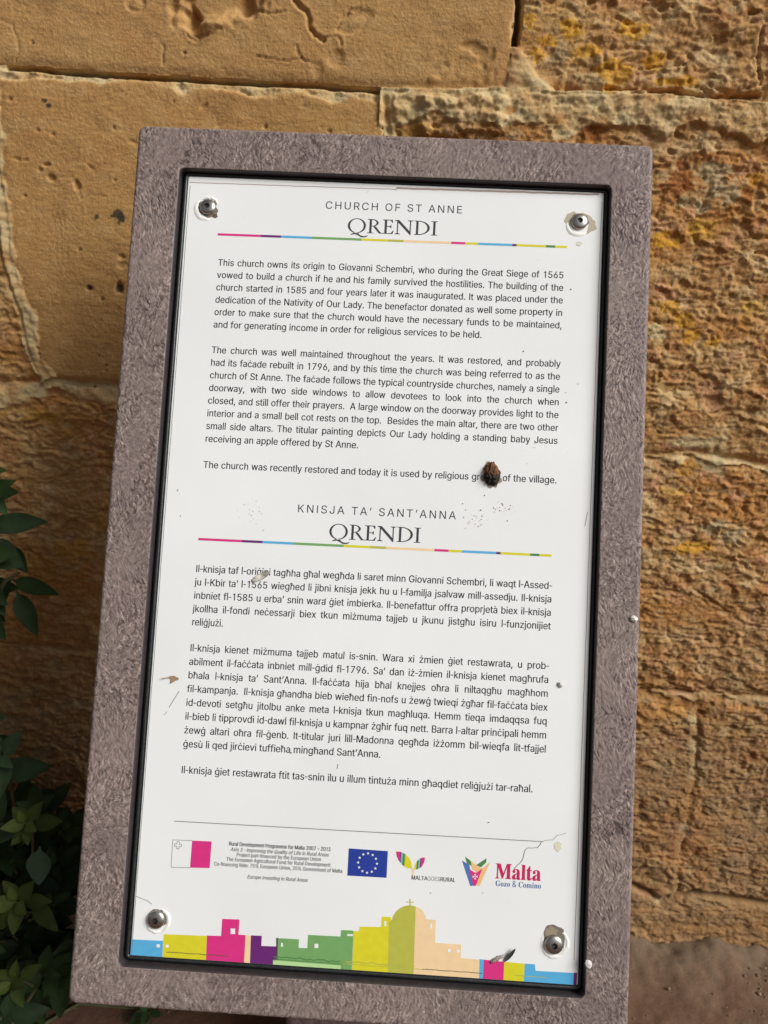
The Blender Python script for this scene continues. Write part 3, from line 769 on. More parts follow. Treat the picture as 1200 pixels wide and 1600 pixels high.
def load_glyphs(t):
    d = {}
    for ln in t.strip('\n').split('\n'):
        ch = ln[0]
        a, c = ln[1:].split('|')
        d[ch] = (int(a), [[tuple(map(int, p.split(','))) for p in q.split()] for q in c.split(';')] if c else [])
    return d
SANS = load_glyphs("""%676|175,283 146,286 121,297 101,314 86,335 78,360 75,388 75,412 78,440 87,464 101,486 121,503 146,513 175,517 206,513 230,503 250,486 264,464 273,440 276,412 276,388 273,360 264,335 250,314 230,297 205,286;175,327 198,332 212,346 221,365 223,388 223,412 213,454 198,468 175,473 153,468 138,454 130,435 127,412 127,388 130,365 138,346 153,332;501,-10 471,-6 446,5 426,21 412,43 403,68 400,95 400,120 403,147 412,172 427,194 447,210 471,221 501,225 531,221 556,210 576,194 590,172 598,147 601,120 601,95 598,68 589,43 575,21 555,5 531,-6;501,35 523,39 538,53 546,73 549,95 549,120 538,162 524,176 501,180 479,176 464,162 456,142 453,120 453,95 455,73 464,53 479,39;132,0 482,509 540,509 191,0
&447|197,-7 150,-2 110,12 78,34 54,62 39,96 34,133 37,163 47,189 85,235 140,279 216,335 237,352 255,375 262,405 258,427 245,445 226,457 201,461 168,453 145,431 137,399 145,363 169,327 204,284 438,0 364,0 171,231 121,293 87,344 78,370 75,398 79,430 91,458 109,481 134,499 165,510 200,513 235,510 266,499 290,482 308,459 320,433 324,404 315,362 291,325 256,293 154,217 110,174 100,154 97,131 100,108 109,87 124,70 143,57 166,49 193,46 223,50 251,59 301,95 321,121 336,151 346,186 349,224 408,224 405,180 397,144 371,92 345,62 333,47 305,23 271,7 234,-3
,187|38,-119 68,71 137,71 84,-119
-453|337,244 337,188 114,188 114,244
.187|95,-4 78,-1 63,9 53,24 50,41 53,59 63,73 78,83 95,87 113,83 128,73 138,59 141,41 138,24 128,9 113,-1
0453|227,-7 174,1 130,24 95,62 69,113 53,178 48,254 53,330 69,395 95,447 130,484 174,508 227,516 279,508 323,484 358,447 384,395 400,330 405,254 400,178 384,113 359,62 323,24 279,1;227,50 261,56 290,74 313,103 330,144 340,194 344,254 340,314 330,365 313,405 290,435 261,453 227,460 192,453 163,435 140,405 123,365 113,314 109,254 113,194 123,144 140,103 163,74 192,56
1453|76,0 76,55 391,55 391,0;276,509 276,0 212,0 212,448 209,448 86,358 86,427 198,509
2453|64,0 64,47 234,229 282,282 311,327 320,371 317,397 308,419 293,436 273,449 224,460 196,457 172,447 153,433 139,413 130,390 127,362 66,362 71,405 86,442 111,473 143,496 182,511 225,516 268,511 306,497 337,474 361,445 376,411 381,372 371,318 336,259 267,180 153,60 153,57 389,57 389,0
3453|218,-7 173,-3 133,10 98,30 70,57 52,91 44,132 109,132 115,107 126,87 144,71 165,59 219,50 275,61 297,74 315,93 325,116 329,145 326,172 316,196 299,217 275,234 242,244 201,248 157,248 157,299 288,448 288,452 70,452 70,509 372,509 372,461 211,278 211,289 264,288 308,276 344,253 371,222 387,186 393,145 387,103 370,66 344,36 309,12 266,-2
5453|221,-7 178,-2 140,11 108,32 83,60 66,93 60,130 122,130 127,108 138,89 173,60 221,50 250,53 276,64 298,82 314,104 324,131 328,162 324,193 314,221 297,244 275,262 248,273 218,277 167,268 128,246 67,253 96,509 366,509 366,452 151,452 134,301 136,301 178,325 229,334 263,330 294,321 321,306 345,285 364,260 379,231 388,199 391,163 385,117 369,76 343,41 309,15 268,-1
6453|226,-7 182,-1 142,15 109,40 84,74 69,115 64,162 68,199 80,239 137,340 252,509 322,509 151,261 145,261 165,288 196,307 235,314 278,309 316,295 346,271 370,240 384,201 389,157 384,112 368,73 343,39 310,14 271,-2;226,48 254,52 279,63 299,79 314,101 324,128 327,157 324,187 314,213 299,235 279,251 254,262 226,265 198,262 174,252 153,235 138,214 128,188 125,158 128,128 138,102 153,79 174,63 198,52
7453|97,0 323,448 323,452 62,452 62,509 391,509 391,449 165,0
8453|226,-7 178,-2 136,11 101,33 74,62 57,96 52,135 55,166 65,195 81,220 101,241 125,256 153,265 153,267 119,282 93,308 76,342 70,380 75,417 90,450 114,477 146,498 184,511 226,516 269,511 306,498 337,477 361,450 377,417 382,380 376,342 359,308 333,282 300,267 300,265 327,256 351,241 372,220 387,195 397,166 401,135 395,96 378,62 352,33 317,11 275,-2;226,49 258,52 285,60 307,74 323,91 333,113 337,139 333,165 322,189 305,208 283,223 256,232 226,235 196,232 169,223 147,208 130,189 119,165 115,139 119,113 129,91 145,74 167,60 195,52;226,290 274,300 293,313 307,330 316,351 319,376 316,399 308,420 294,437 275,449 226,460 177,449 159,437 145,420 136,399 133,376 136,351 145,330 159,313 178,300
9453|226,516 271,510 310,494 343,468 368,434 384,393 389,347 385,309 373,270 315,168 200,0 130,0 301,248 307,248 287,221 257,202 218,195 175,199 137,214 106,237 83,269 68,307 64,352 69,397 85,436 110,469 143,494 182,510;226,460 199,457 174,446 154,429 138,407 129,381 125,352 129,322 138,295 154,274 174,257 199,247 226,243 254,247 279,257 299,273 314,295 324,321 327,350 324,381 314,407 299,429 279,446 254,457
:187|95,-4 78,-1 63,9 53,24 50,41 53,59 63,73 78,83 95,87 113,83 128,73 138,59 141,41 138,24 128,9 113,-1;95,271 78,274 63,284 53,299 50,316 53,334 63,349 78,359 95,362 113,359 128,349 138,334 141,316 138,299 128,284 113,274
A479|16,0 201,509 276,509 463,0 395,0 287,302 264,372 232,478 245,478 213,371 191,302 85,0;110,142 110,199 370,199 370,142
B456|60,0 60,509 241,509 289,504 329,491 359,469 381,442 394,410 398,374 395,344 387,320 356,286 315,267 315,262 339,257 363,245 385,227 402,203 414,173 418,136 413,100 400,67 377,39 344,18 301,4 247,0;125,57 245,57 296,63 330,80 349,105 355,137 352,161 342,184 327,203 306,218 279,228 248,231 125,231;125,285 238,285 288,296 308,309 323,326 333,348 336,372 330,403 313,429 283,446 240,452 125,452
C510|267,-7 205,1 150,25 104,63 70,115 48,179 40,254 48,329 70,393 104,445 150,484 205,508 267,516 340,504 373,490 402,471 427,447 448,418 463,385 473,348 408,348 389,395 357,428 315,449 267,456 223,450 184,432 150,403 125,364 109,314 103,254 109,194 125,145 151,105 184,76 223,59 267,53 315,60 357,81 389,114 408,160 473,160 463,124 448,91 428,62 402,38 373,19 341,5 305,-4
D502|219,0 96,0 96,57 215,57 272,63 318,81 354,110 379,149 394,198 399,255 394,312 379,361 354,399 320,428 275,446 221,452 93,452 93,509 225,509 294,501 353,478 399,441 433,391 455,329 462,255 455,181 433,119 398,68 351,31 291,8;125,509 125,0 60,0 60,509
E418|60,0 60,509 372,509 372,452 125,452 125,286 355,286 355,229 125,229 125,57 375,57 375,0
F410|60,0 60,509 369,509 369,452 125,452 125,278 346,278 346,221 125,221 125,0
G520|269,-7 205,1 149,25 104,64 69,116 47,179 40,254 47,329 69,393 103,445 149,484 203,508 265,516 304,513 340,504 374,489 403,469 429,445 449,416 465,384 474,349 408,349 387,393 356,427 315,448 265,456 222,450 183,432 150,404 125,364 109,314 103,254 109,194 125,145 151,105 184,76 224,59 269,53 309,57 345,71 374,93 396,123 410,160 415,202 434,199 283,199 283,256 478,256 478,200 471,141 451,91 419,50 377,19 326,0
H516|60,0 60,509 125,509 125,289 392,289 392,509 457,509 457,0 392,0 392,232 125,232 125,0
I300|31,0 31,57 118,57 118,452 31,452 31,509 269,509 269,452 183,452 183,57 269,57 269,0
J396|185,-7 124,3 75,33 44,81 33,145 33,173 98,173 98,145 104,104 122,74 149,56 185,50 220,56 248,74 266,104 272,145 272,509 336,509 336,145 326,81 294,33 246,3
K466|104,145 104,216 139,261 174,303 212,344 364,509 448,509 231,276 228,276;60,0 60,509 125,509 125,334 124,225 125,193 125,0;372,0 188,259 228,309 449,0
L393|60,0 60,509 125,509 125,57 361,57 361,0
M628|60,0 60,509 152,509 277,187 287,159 299,123 311,84 322,49 307,49 318,83 330,121 342,158 352,187 476,509 568,509 568,0 504,0 504,291 504,327 505,369 506,413 507,457 513,457 498,409 482,363 467,322 456,291 342,0 286,0 170,291 159,321 145,361 129,408 112,457 119,457 120,416 121,372 122,328 122,291 122,0
N523|60,0 60,509 136,509 343,183 363,151 388,107 414,55 405,54 401,108 399,157 399,195 399,509 463,509 463,0 387,0 202,290 177,331 148,381 108,452 119,454 122,384 124,328 125,291 125,0
O533|267,-7 205,1 150,25 105,63 70,115 48,179 40,254 48,329 70,393 105,445 150,484 205,508 267,516 329,508 384,484 429,445 464,393 486,329 493,254 486,179 464,115 429,63 384,25 329,1;267,53 310,59 349,76 383,105 408,144 425,194 430,254 425,314 408,365 383,404 349,433 310,450 267,456 223,450 184,433 151,404 125,364 109,314 103,254 109,194 125,144 151,105 184,76 223,59
P444|60,0 60,509 235,509 289,503 332,487 366,462 390,430 404,391 409,348 404,304 390,265 366,233 332,207 289,191 235,186 109,186 109,242 233,242 269,246 297,256 318,272 333,294 342,319 344,348 342,376 333,402 318,423 297,439 268,449 232,452 125,452 125,0
Q533|245,159 313,159 369,85 384,65 468,-48 401,-48 346,27 331,46;267,-7 205,1 150,25 105,63 70,115 48,179 40,254 48,329 70,393 105,445 150,484 205,508 267,516 329,508 384,484 429,445 464,393 486,329 493,254 486,179 464,115 429,63 384,25 329,1;267,53 310,59 349,76 383,105 408,144 425,194 430,254 425,314 408,365 383,404 349,433 310,450 267,456 223,450 184,433 151,404 125,364 109,314 103,254 109,194 125,144 151,105 184,76 223,59
R449|60,0 60,509 236,509 290,504 333,489 367,465 390,433 405,395 409,352 405,309 390,271 367,240 333,217 289,203 236,198 96,198 96,255 234,255 269,258 298,267 319,281 334,300 342,324 345,352 342,380 334,405 319,425 298,440 269,449 233,452 125,452 125,0;353,0 230,229 303,229 428,0
S446|224,-9 172,-4 128,9 91,31 64,60 46,96 38,137 104,137 110,110 123,88 142,71 166,59 224,49 257,52 286,60 311,74 329,92 341,114 346,139 342,161 332,179 296,205 245,222 184,239 128,260 86,289 60,326 52,372 58,413 75,448 102,476 138,498 180,511 227,516 275,511 316,498 351,476 377,449 394,415 401,378 337,378 326,412 302,437 267,453 225,459 194,456 167,448 145,435 129,418 118,398 115,376 119,352 131,334 169,308 212,293 264,279 312,264 359,238 395,198 405,171 408,139 403,99 386,64 360,34 323,11 278,-4
T448|32,452 32,509 417,509 417,452 257,452 257,0 193,0 193,452
U517|259,-8 203,-2 154,15 114,43 85,80 66,124 60,173 60,509 124,509 124,178 128,144 141,113 160,87 187,68 220,56 259,52 298,56 331,68 357,87 377,113 389,144 393,178 393,509 457,509 457,173 451,124 433,80 403,43 363,15 315,-2
W686|155,0 16,509 82,509 163,196 175,145 187,94 197,40 189,40 200,94 211,145 224,196 306,509 380,509 462,196 474,145 486,94 497,40 488,40 499,94 510,145 523,196 603,509 670,509 530,0 455,0 368,323 351,391 336,475 350,475 335,395 318,323 230,0
a389|160,-9 126,-5 94,5 68,22 48,45 35,73 30,108 34,138 43,161 58,179 78,193 125,211 178,220 234,227 265,235 273,243 276,255 276,257 267,297 240,322 196,331 149,322 118,301 100,274 41,291 57,322 79,346 104,364 133,375 194,384 239,379 286,360 306,343 322,320 333,290 337,251 337,0 277,0 277,52 272,52 252,25 215,1;170,45 202,49 228,59 248,74 263,93 272,115 276,138 276,190 259,182 231,176 200,171 175,168 134,159 103,139 95,124 92,105 102,72 130,52
b424|229,-8 198,-5 172,4 138,31 118,59 112,59 112,0 53,0 53,509 114,509 114,319 118,319 137,346 171,373 197,381 229,384 274,378 313,361 345,332 370,293 385,245 390,189 385,133 370,84 346,45 313,16 274,-2;220,47 253,51 279,66 301,88 316,117 325,151 328,189 325,227 316,261 301,290 280,311 253,325 220,330 188,325 161,312 140,291 125,263 116,229 113,189 116,150 125,115 140,86 162,65 188,51
c395|207,-8 159,-2 117,16 82,46 56,85 40,133 34,187 40,243 56,291 82,330 117,360 159,378 207,384 260,377 305,356 340,322 362,277 303,262 290,289 270,311 242,325 207,330 173,325 145,310 124,287 108,258 99,224 96,187 99,151 108,117 124,89 145,66 173,51 207,46 243,52 271,66 292,89 304,117 363,102 341,56 306,21 261,-1
d424|195,-8 151,-2 111,16 79,45 55,84 39,133 34,189 39,245 55,293 79,332 112,361 151,378 196,384 228,381 253,373 287,346 306,319 311,319 311,509 372,509 372,0 313,0 313,59 307,59 287,31 252,4 227,-5;205,47 236,51 263,65 284,86 299,115 309,150 312,189 309,229 300,263 284,291 263,312 237,325 205,330 172,325 145,311 124,290 108,261 99,227 96,189 99,151 109,117 124,88 145,66 172,51
e403|212,-8 161,-2 117,16 82,46 56,85 40,132 34,187 39,242 55,290 81,329 115,359 157,378 205,384 266,374 294,361 319,341 341,315 357,282 368,242 371,194 371,169 75,169 75,221 338,221 310,202 307,237 298,269 283,294 263,314 237,326 205,330 173,326 146,313 125,294 109,270 99,241 96,211 96,178 100,139 110,106 128,80 151,61 179,50 212,46 254,53 285,73 306,105 365,91 353,63 335,39 311,19 283,4 249,-5
f253|228,379 228,327 6,327 6,379;81,0 81,432 84,461 96,486 113,505 135,519 187,530 222,527 243,521 227,468 215,472 195,474 171,470 154,460 145,443 142,419 142,0
g425|207,-151 168,-148 134,-140 82,-110 51,-69 101,-41 122,-66 154,-88 207,-97 249,-92 282,-75 304,-47 311,-6 311,68 306,68 287,41 252,16 227,8 195,5 152,10 113,27 80,53 55,90 39,136 34,191 39,246 55,293 80,332 112,361 152,378 196,384 228,382 253,373 288,346 308,319 313,319 313,379 372,379 372,-9 367,-54 350,-90 324,-117 291,-136 251,-147;205,59 237,63 264,75 285,95 300,121 309,154 312,193 309,231 300,264 285,291 264,312 237,325 205,330 172,325 145,312 124,290 109,262 99,229 96,193 99,155 109,123 124,96 145,76 172,63
h410|114,227 114,0 53,0 53,509 114,509 114,287 102,287 124,332 152,362 187,379 227,384 264,380 295,369 321,349 341,321 353,285 357,240 357,0 296,0 296,235 290,275 273,304 246,323 210,329 184,326 161,317 141,303 126,283 117,257
i166|53,0 53,379 114,379 114,0;84,443 67,446 54,455 44,468 41,483 44,499 54,512 67,521 84,524 100,521 114,512 123,499 126,483 123,468 114,455 100,446
j166|53,379 114,379 114,-30 111,-63 102,-90 86,-113 65,-129 37,-139 4,-143 -10,-143 -10,-87 2,-87 25,-83 40,-72 50,-54 53,-29;83,443 67,446 53,455 44,468 41,483 44,499 53,512 67,521 83,524 100,521 114,512 123,499 126,483 123,468 114,455 100,446
k380|110,137 110,212 121,212 284,379 360,379 184,199 177,199;53,0 53,509 114,509 114,0;294,0 148,186 191,229 372,0
l189|139,-2 101,3 74,20 58,47 53,84 53,509 114,509 114,99 120,62 130,54 146,52 160,53 170,54 181,3 162,-1
m609|53,0 53,379 112,379 112,295 108,295 118,323 132,346 172,376 219,386 257,380 287,361 309,331 321,295 312,295 322,321 337,343 381,375 437,386 468,383 497,372 522,354 541,328 553,296 557,255 557,0 496,0 496,254 490,289 473,313 447,326 419,330 395,328 374,320 345,290 335,247 335,0 274,0 274,260 269,288 253,311 229,326 199,330 158,320 140,307 126,289 117,266 114,238 114,0
n409|114,227 114,0 53,0 53,379 112,379 112,287 102,287 124,332 152,362 187,379 227,384 264,380 295,369 321,349 341,321 353,285 357,240 357,0 296,0 296,235 290,275 273,304 246,323 210,329 184,326 161,317 141,303 126,283 117,257
o415|207,-8 159,-2 117,16 82,46 56,85 40,133 34,187 40,243 56,291 82,330 117,360 159,378 207,384 256,378 299,360 333,330 359,291 376,243 381,187 376,133 359,85 333,46 299,16 256,-2;207,46 242,51 270,66 292,89 307,117 316,151 319,187 316,224 307,258 292,287 270,310 242,325 207,330 173,325 145,310 124,287 108,258 99,224 96,187 99,151 108,117 124,89 145,66 173,51
p424|53,-143 53,379 112,379 112,319 118,319 137,346 171,373 197,381 229,384 274,378 313,361 345,332 370,293 385,245 390,189 385,133 370,84 346,45 313,16 274,-2 229,-8 198,-5 173,4 138,31 118,59 114,59 114,-143;220,47 253,51 279,66 301,88 316,117 325,151 328,189 325,227 316,261 301,290 280,311 253,325 220,330 188,325 161,312 140,291 125,263 116,229 113,189 116,150 125,115 140,86 162,65 188,51
q424|372,-143 311,-143 311,59 306,59 287,31 252,4 227,-5 195,-8 151,-2 111,16 79,45 55,84 39,133 34,189 39,245 55,293 79,332 112,361 151,378 196,384 228,381 253,373 287,346 307,319 313,319 313,379 372,379;205,47 236,51 263,65 284,86 299,115 309,150 312,189 309,229 300,263 284,291 263,312 237,325 205,330 172,325 145,311 124,290 108,261 99,227 96,189 99,151 109,117 124,88 145,66 172,51
r259|53,0 53,379 112,379 112,321 115,321 130,347 152,367 181,380 213,385 229,384 243,384 243,322 230,324 207,326 182,323 159,315 140,301 126,284 117,262 114,237 114,0
s365|182,-8 145,-5 112,3 84,18 62,38 45,63 36,94 94,107 105,79 124,60 150,49 181,45 217,50 244,62 262,81 268,103 265,121 254,136 237,147 212,155 149,170 104,186 72,208 53,237 47,274 51,305 65,332 87,354 115,370 149,381 187,384 223,381 254,372 279,358 299,339 324,290 268,277 258,298 243,316 219,328 187,333 156,329 131,317 114,299 109,277 112,258 124,243 172,223 229,209 275,194 306,171 325,142 331,107 326,75 312,47 290,24 260,6 223,-5
t227|204,379 204,327 6,327 6,379;65,471 126,471 126,98 128,76 136,61 150,53 170,50 185,51 202,54 213,2 192,-3 168,-4 125,2 92,21 72,52 65,93
u410|182,-5 146,-1 115,11 89,31 69,59 57,95 53,139 53,379 114,379 114,144 119,105 137,75 164,56 200,50 226,53 249,62 268,77 283,97 293,122 296,153 296,379 357,379 357,0 298,0 298,92 307,92 286,47 257,17 222,0
v389|163,0 17,379 84,379 165,155 187,87 206,21 184,21 203,87 224,155 305,379 371,379 226,0
w567|138,0 23,379 87,379 133,214 154,137 175,41 165,41 186,135 206,214 252,379 316,379 362,214 382,136 402,41 391,41 413,135 434,214 480,379 545,379 429,0 368,0 319,172 305,225 291,280 277,338 291,338 277,280 263,225 248,172 199,0
x378|21,0 171,218 171,171 29,379 100,379 147,306 179,253 207,206 175,206 202,253 233,306 282,379 352,379 209,169 209,214 358,0 287,0 231,85 200,136 173,182 205,182 178,136 148,85 91,0
y389|47,-139 61,-86 71,-87 104,-89 130,-74 151,-36 163,-1 17,379 84,379 165,155 187,87 206,21 184,21 202,87 224,155 305,379 371,379 204,-58 177,-107 139,-136 91,-145 65,-143
z380|42,0 42,46 254,320 254,323 48,323 48,379 333,379 333,331 126,60 126,56 339,56 339,0
à389|160,-9 126,-5 94,5 68,22 48,45 35,73 30,108 34,138 43,161 58,179 78,193 125,211 178,220 234,227 265,235 273,243 276,255 276,257 267,297 240,322 196,331 149,322 118,301 100,274 41,291 57,322 79,346 104,364 133,375 194,384 239,379 286,360 306,343 322,320 333,290 337,251 337,0 277,0 277,52 272,52 252,25 215,1;170,45 202,49 228,59 248,74 263,93 272,115 276,138 276,190 259,182 231,176 200,171 175,168 134,159 103,139 95,124 92,105 102,72 130,52;165,429 99,529 168,529 215,429
ù410|182,-5 146,-1 115,11 89,31 69,59 57,95 53,139 53,379 114,379 114,144 119,105 137,75 164,56 200,50 226,53 249,62 268,77 283,97 293,122 296,153 296,379 357,379 357,0 298,0 298,92 307,92 286,47 257,17 222,0;181,429 115,529 183,529 231,429
ċ395|207,-8 159,-2 117,16 82,46 56,85 40,133 34,187 40,243 56,291 82,330 117,360 159,378 207,384 260,377 305,356 340,322 362,277 303,262 290,289 270,311 242,325 207,330 173,325 145,310 124,287 108,258 99,224 96,187 99,151 108,117 124,89 145,66 173,51 207,46 243,52 271,66 292,89 304,117 363,102 341,56 306,21 261,-1;207,443 191,446 177,455 168,468 165,483 168,499 177,512 191,521 207,524 224,521 237,512 247,499 250,483 247,468 237,455 224,446
ġ425|207,-151 168,-148 134,-140 82,-110 51,-69 101,-41 122,-66 154,-88 207,-97 249,-92 282,-75 304,-47 311,-6 311,68 306,68 287,41 252,16 227,8 195,5 152,10 113,27 80,53 55,90 39,136 34,191 39,246 55,293 80,332 112,361 152,378 196,384 228,382 253,373 288,346 308,319 313,319 313,379 372,379 372,-9 367,-54 350,-90 324,-117 291,-136 251,-147;205,59 237,63 264,75 285,95 300,121 309,154 312,193 309,231 300,264 285,291 264,312 237,325 205,330 172,325 145,312 124,290 109,262 99,229 96,193 99,155 109,123 124,96 145,76 172,63;205,443 188,446 175,455 165,468 162,483 165,499 175,512 188,521 205,524 221,521 235,512 244,499 247,483 244,468 235,455 221,446
ħ410|114,227 114,0 53,0 53,509 114,509 114,287 102,287 124,332 152,362 187,379 227,384 264,380 295,369 321,349 341,321 353,285 357,240 357,0 296,0 296,235 290,275 273,304 246,323 210,329 184,326 161,317 141,303 126,283 117,257;2,420 2,467 222,467 222,420
ż380|42,0 42,46 254,320 254,323 48,323 48,379 333,379 333,331 126,60 126,56 339,56 339,0;187,443 171,446 157,455 148,468 144,483 148,499 157,512 171,521 187,524 203,521 217,512 226,499 229,483 226,468 217,455 203,446
–349|350,244 350,188 0,188 0,244
’176|52,318 82,509 151,509 98,318
 280|""")
SERIF = load_glyphs("""M634|14,0 14,17 43,22 61,32 72,50 75,79 75,382 71,416 53,432 15,439 15,455 185,455 317,142 449,455 617,455 617,439 590,433 573,423 563,405 560,378 560,85 565,43 582,23 617,17 617,0 396,0 396,17 433,25 450,44 455,83 455,399 288,0 270,0 105,389 105,80 109,48 120,30 139,20 169,17 169,0
a344|255,-10 226,-5 208,10 200,35 151,2 95,-9 64,-4 40,11 25,34 20,63 31,104 63,136 119,164 199,190 199,241 196,266 187,282 171,292 148,296 115,290 104,274 113,257 123,231 120,215 110,202 95,194 77,191 59,194 45,203 36,218 33,236 37,259 49,278 69,295 95,308 126,316 162,318 223,312 263,292 285,259 293,210 293,62 295,40 304,34 320,42 329,28 294,-1;151,34 174,41 199,63 199,169 154,151 127,123 118,84 126,46
l200|18,0 18,16 45,26 52,56 52,398 47,429 38,436 20,439 20,455 148,455 148,56 154,26 180,16 180,0
t228|124,-9 89,-4 66,10 53,36 48,71 48,279 20,279 20,300 88,369 129,424 144,424 144,310 208,310 208,279 144,279 144,82 149,51 157,43 168,40 189,49 206,75 222,66 198,24 165,-1
G508|268,-10 200,-3 141,19 93,55 57,103 35,161 28,229 35,295 57,352 93,399 139,435 195,458 257,465 311,459 369,441 388,436 406,443 419,465 437,465 437,308 420,308 403,346 382,379 357,406 329,426 299,439 267,443 214,430 176,389 153,322 146,228 154,135 180,67 206,37 238,19 275,13 308,16 328,27 339,45 343,71 343,128 339,154 329,170 309,179 275,182 275,198 500,198 500,182 473,179 457,171 449,155 446,128 446,29 357,0
o337|169,-10 127,-5 90,11 60,37 38,70 24,110 19,154 24,199 38,239 60,272 90,297 127,313 168,318 209,313 245,298 275,273 298,240 312,200 317,154 312,108 298,69 275,36 245,11 210,-5;169,11 193,18 209,39 217,81 220,154 217,227 208,271 192,292 169,299 144,292 128,271 120,227 117,154 120,82 128,39 144,18
z293|13,0 13,14 168,287 128,287 96,283 72,272 55,250 44,216 26,216 32,310 275,310 275,291 126,25 152,25 194,30 223,44 244,69 260,107 276,107 268,0
C468|257,-11 193,-3 137,20 91,56 56,104 34,162 26,228 34,294 56,351 92,399 139,435 195,458 259,465 309,459 367,440 388,435 408,443 419,465 437,465 437,308 420,308 392,364 356,407 313,434 265,443 212,430 174,389 151,321 144,226 152,138 177,74 219,36 278,24 318,29 358,45 395,71 428,106 447,89 395,33 332,0
m554|18,0 18,16 45,26 52,56 52,253 46,284 36,291 19,294 19,310 146,310 146,265 188,305 237,318 277,312 305,293 320,261 364,304 418,318 465,306 494,271 504,212 504,56 510,26 520,19 536,16 536,0 377,0 377,16 393,19 403,26 410,56 410,217 404,258 394,268 377,271 349,263 324,237 324,56 331,26 340,19 356,16 356,0 199,0 199,16 215,19 225,26 232,56 232,217 226,258 216,268 199,271 170,262 146,235 146,56 152,27 162,19 177,16 177,0
i198|101,362 81,366 65,376 54,393 50,412 54,432 65,449 81,460 101,463 120,460 137,449 147,432 151,412 147,393 136,376 120,366;18,0 18,16 45,26 52,56 52,252 47,285 20,293 21,310 148,310 148,56 154,26 180,16 180,0
n381|18,0 18,16 45,26 52,56 52,253 46,284 36,291 19,294 19,310 148,310 148,267 190,306 243,318 292,306 321,271 330,212 330,56 337,26 347,19 363,16 363,0 202,0 202,16 207,16 228,26 235,56 235,217 229,258 219,268 203,271 173,262 148,235 148,56 154,26 164,19 180,16 180,0""")
SANS[' '] = (205, [])
SANS['I'] = (186, [[(61, 0), (61, 509), (125, 509), (125, 0)]])
SANS['l'] = (156, [[(48, 0), (48, 536), (108, 536), (108, 0)]])
SANS['-'] = (262, [[(30, 188), (30, 244), (232, 244), (232, 188)]])
SANS['1'] = (420, [[(212, 0), (212, 430), (110, 372), (110, 430), (232, 509), (274, 509), (274, 0)]])
SERIF[' '] = (180, [])
SERIF['&'] = SANS['&']
def ell(cx, cy, rx, ry, n=28, rev=False):
    a = [(cx + rx * math.cos(2 * math.pi * i / n), cy + ry * math.sin(2 * math.pi * i / n)) for i in range(n)]
    return a[::-1] if rev else a
def half(x0, cy, rx, ry, n=16, rev=False):
    a = [(x0, cy - ry)] + [(x0 + rx * math.cos(t), cy + ry * math.sin(t)) for t in np.linspace(-math.pi / 2, math.pi / 2, n)] + [(x0, cy + ry)]
    return a[::-1] if rev else a
_I = [(2, 0), (39, 0), (39, 2.6), (26.2, 6), (26.2, 94), (39, 97.4), (39, 100), (2, 100), (2, 97.4), (14, 94), (14, 6), (2, 2.6)]
ROMAN = {
 'I': (44, [_I]),
 'E': (66, [[(2, 0), (58, 0), (65, 25), (61, 25), (50, 8), (44, 5), (26.2, 5), (26.2, 49.5), (42, 49.5), (48, 40), (50.5, 40), (50.5, 64), (48, 64), (42, 54.5), (26.2, 54.5), (26.2, 95), (46, 95), (55, 78), (58, 78), (57, 100), (2, 100), (2, 97), (14, 93), (14, 7), (2, 3)]]),
 'N': (104, [[(3, 100), (25, 100), (84, 24), (84, 92), (72, 97), (72, 100), (102, 100), (102, 97), (90, 92), (90, -3), (86, -3), (21, 82), (21, 8), (33, 3), (33, 0), (3, 0), (3, 3), (15, 8), (15, 90), (3, 97)]]),
 'D': (92, [_I[:2] + [(40, 0)] + _I[2:], half(25, 50, 63, 50), half(26.1, 50, 49, 45, rev=True)]),
 'R': (82, [_I, half(25, 74, 38, 26), half(26.1, 74, 25.5, 21.6, rev=True), [(35, 48), (48, 50), (75, 8), (86, 2.6), (86, 0), (67, 0), (36, 46)]]),
 'Q': (106, [ell(52, 50, 49, 52, 40), ell(52, 50, 37, 47, 40, True), [(44, 4), (58, 2), (72, -17), (92, -23), (112, -17), (114, -21), (98, -31), (78, -31), (60, -18), (44, -10), (22, -16), (20, -12)]]),
}
_cache = {}
def glyph(font, ch):
    k = (id(font), ch)
    if k not in _cache:
        c = font[ch][1]
        _cache[k] = tris_of(c) if c else ([], [])
    return _cache[k]
SH = 0.0068                                     # the print sits a hair askew on its sheet
def text(P, txt, x0, y0, cap, m, font=SANS, capu=509.0, x1=None, justify=False, sx=1.0, track=0.0, slant=0.0, layer=1, fit=False, spacew=None, bold=0.0):
    """one line of lettering; x1: right edge to justify or fit to"""
    k = cap / capu
    adv = [font[c][0] * sx * k + track for c in txt]
    W = sum(adv) - track
    gap = 0.0
    if x1 is not None:
        if justify:
            gap = (x1 - x0 - W) / max(1, txt.count(' '))
        elif fit:
            f_ = (x1 - x0) / W
            sx, adv, track = sx * f_, [a * f_ for a in adv], track * f_
    x = x0
    for c, a in zip(txt, adv):
        v, f = glyph(font, c)
        if f:
            for rep in ((0,) if not bold else (-bold, bold)):
                q = [(x + rep + (gx_ * sx + gy_ * slant) * k, y0 + gy_ * k) for gx_, gy_ in v]
                P.add([(qx, qy + SH * qx) for qx, qy in q], f, m, layer + (0.1 if rep > 0 else 0))
        x += a + (gap if c == ' ' else 0)
    return x

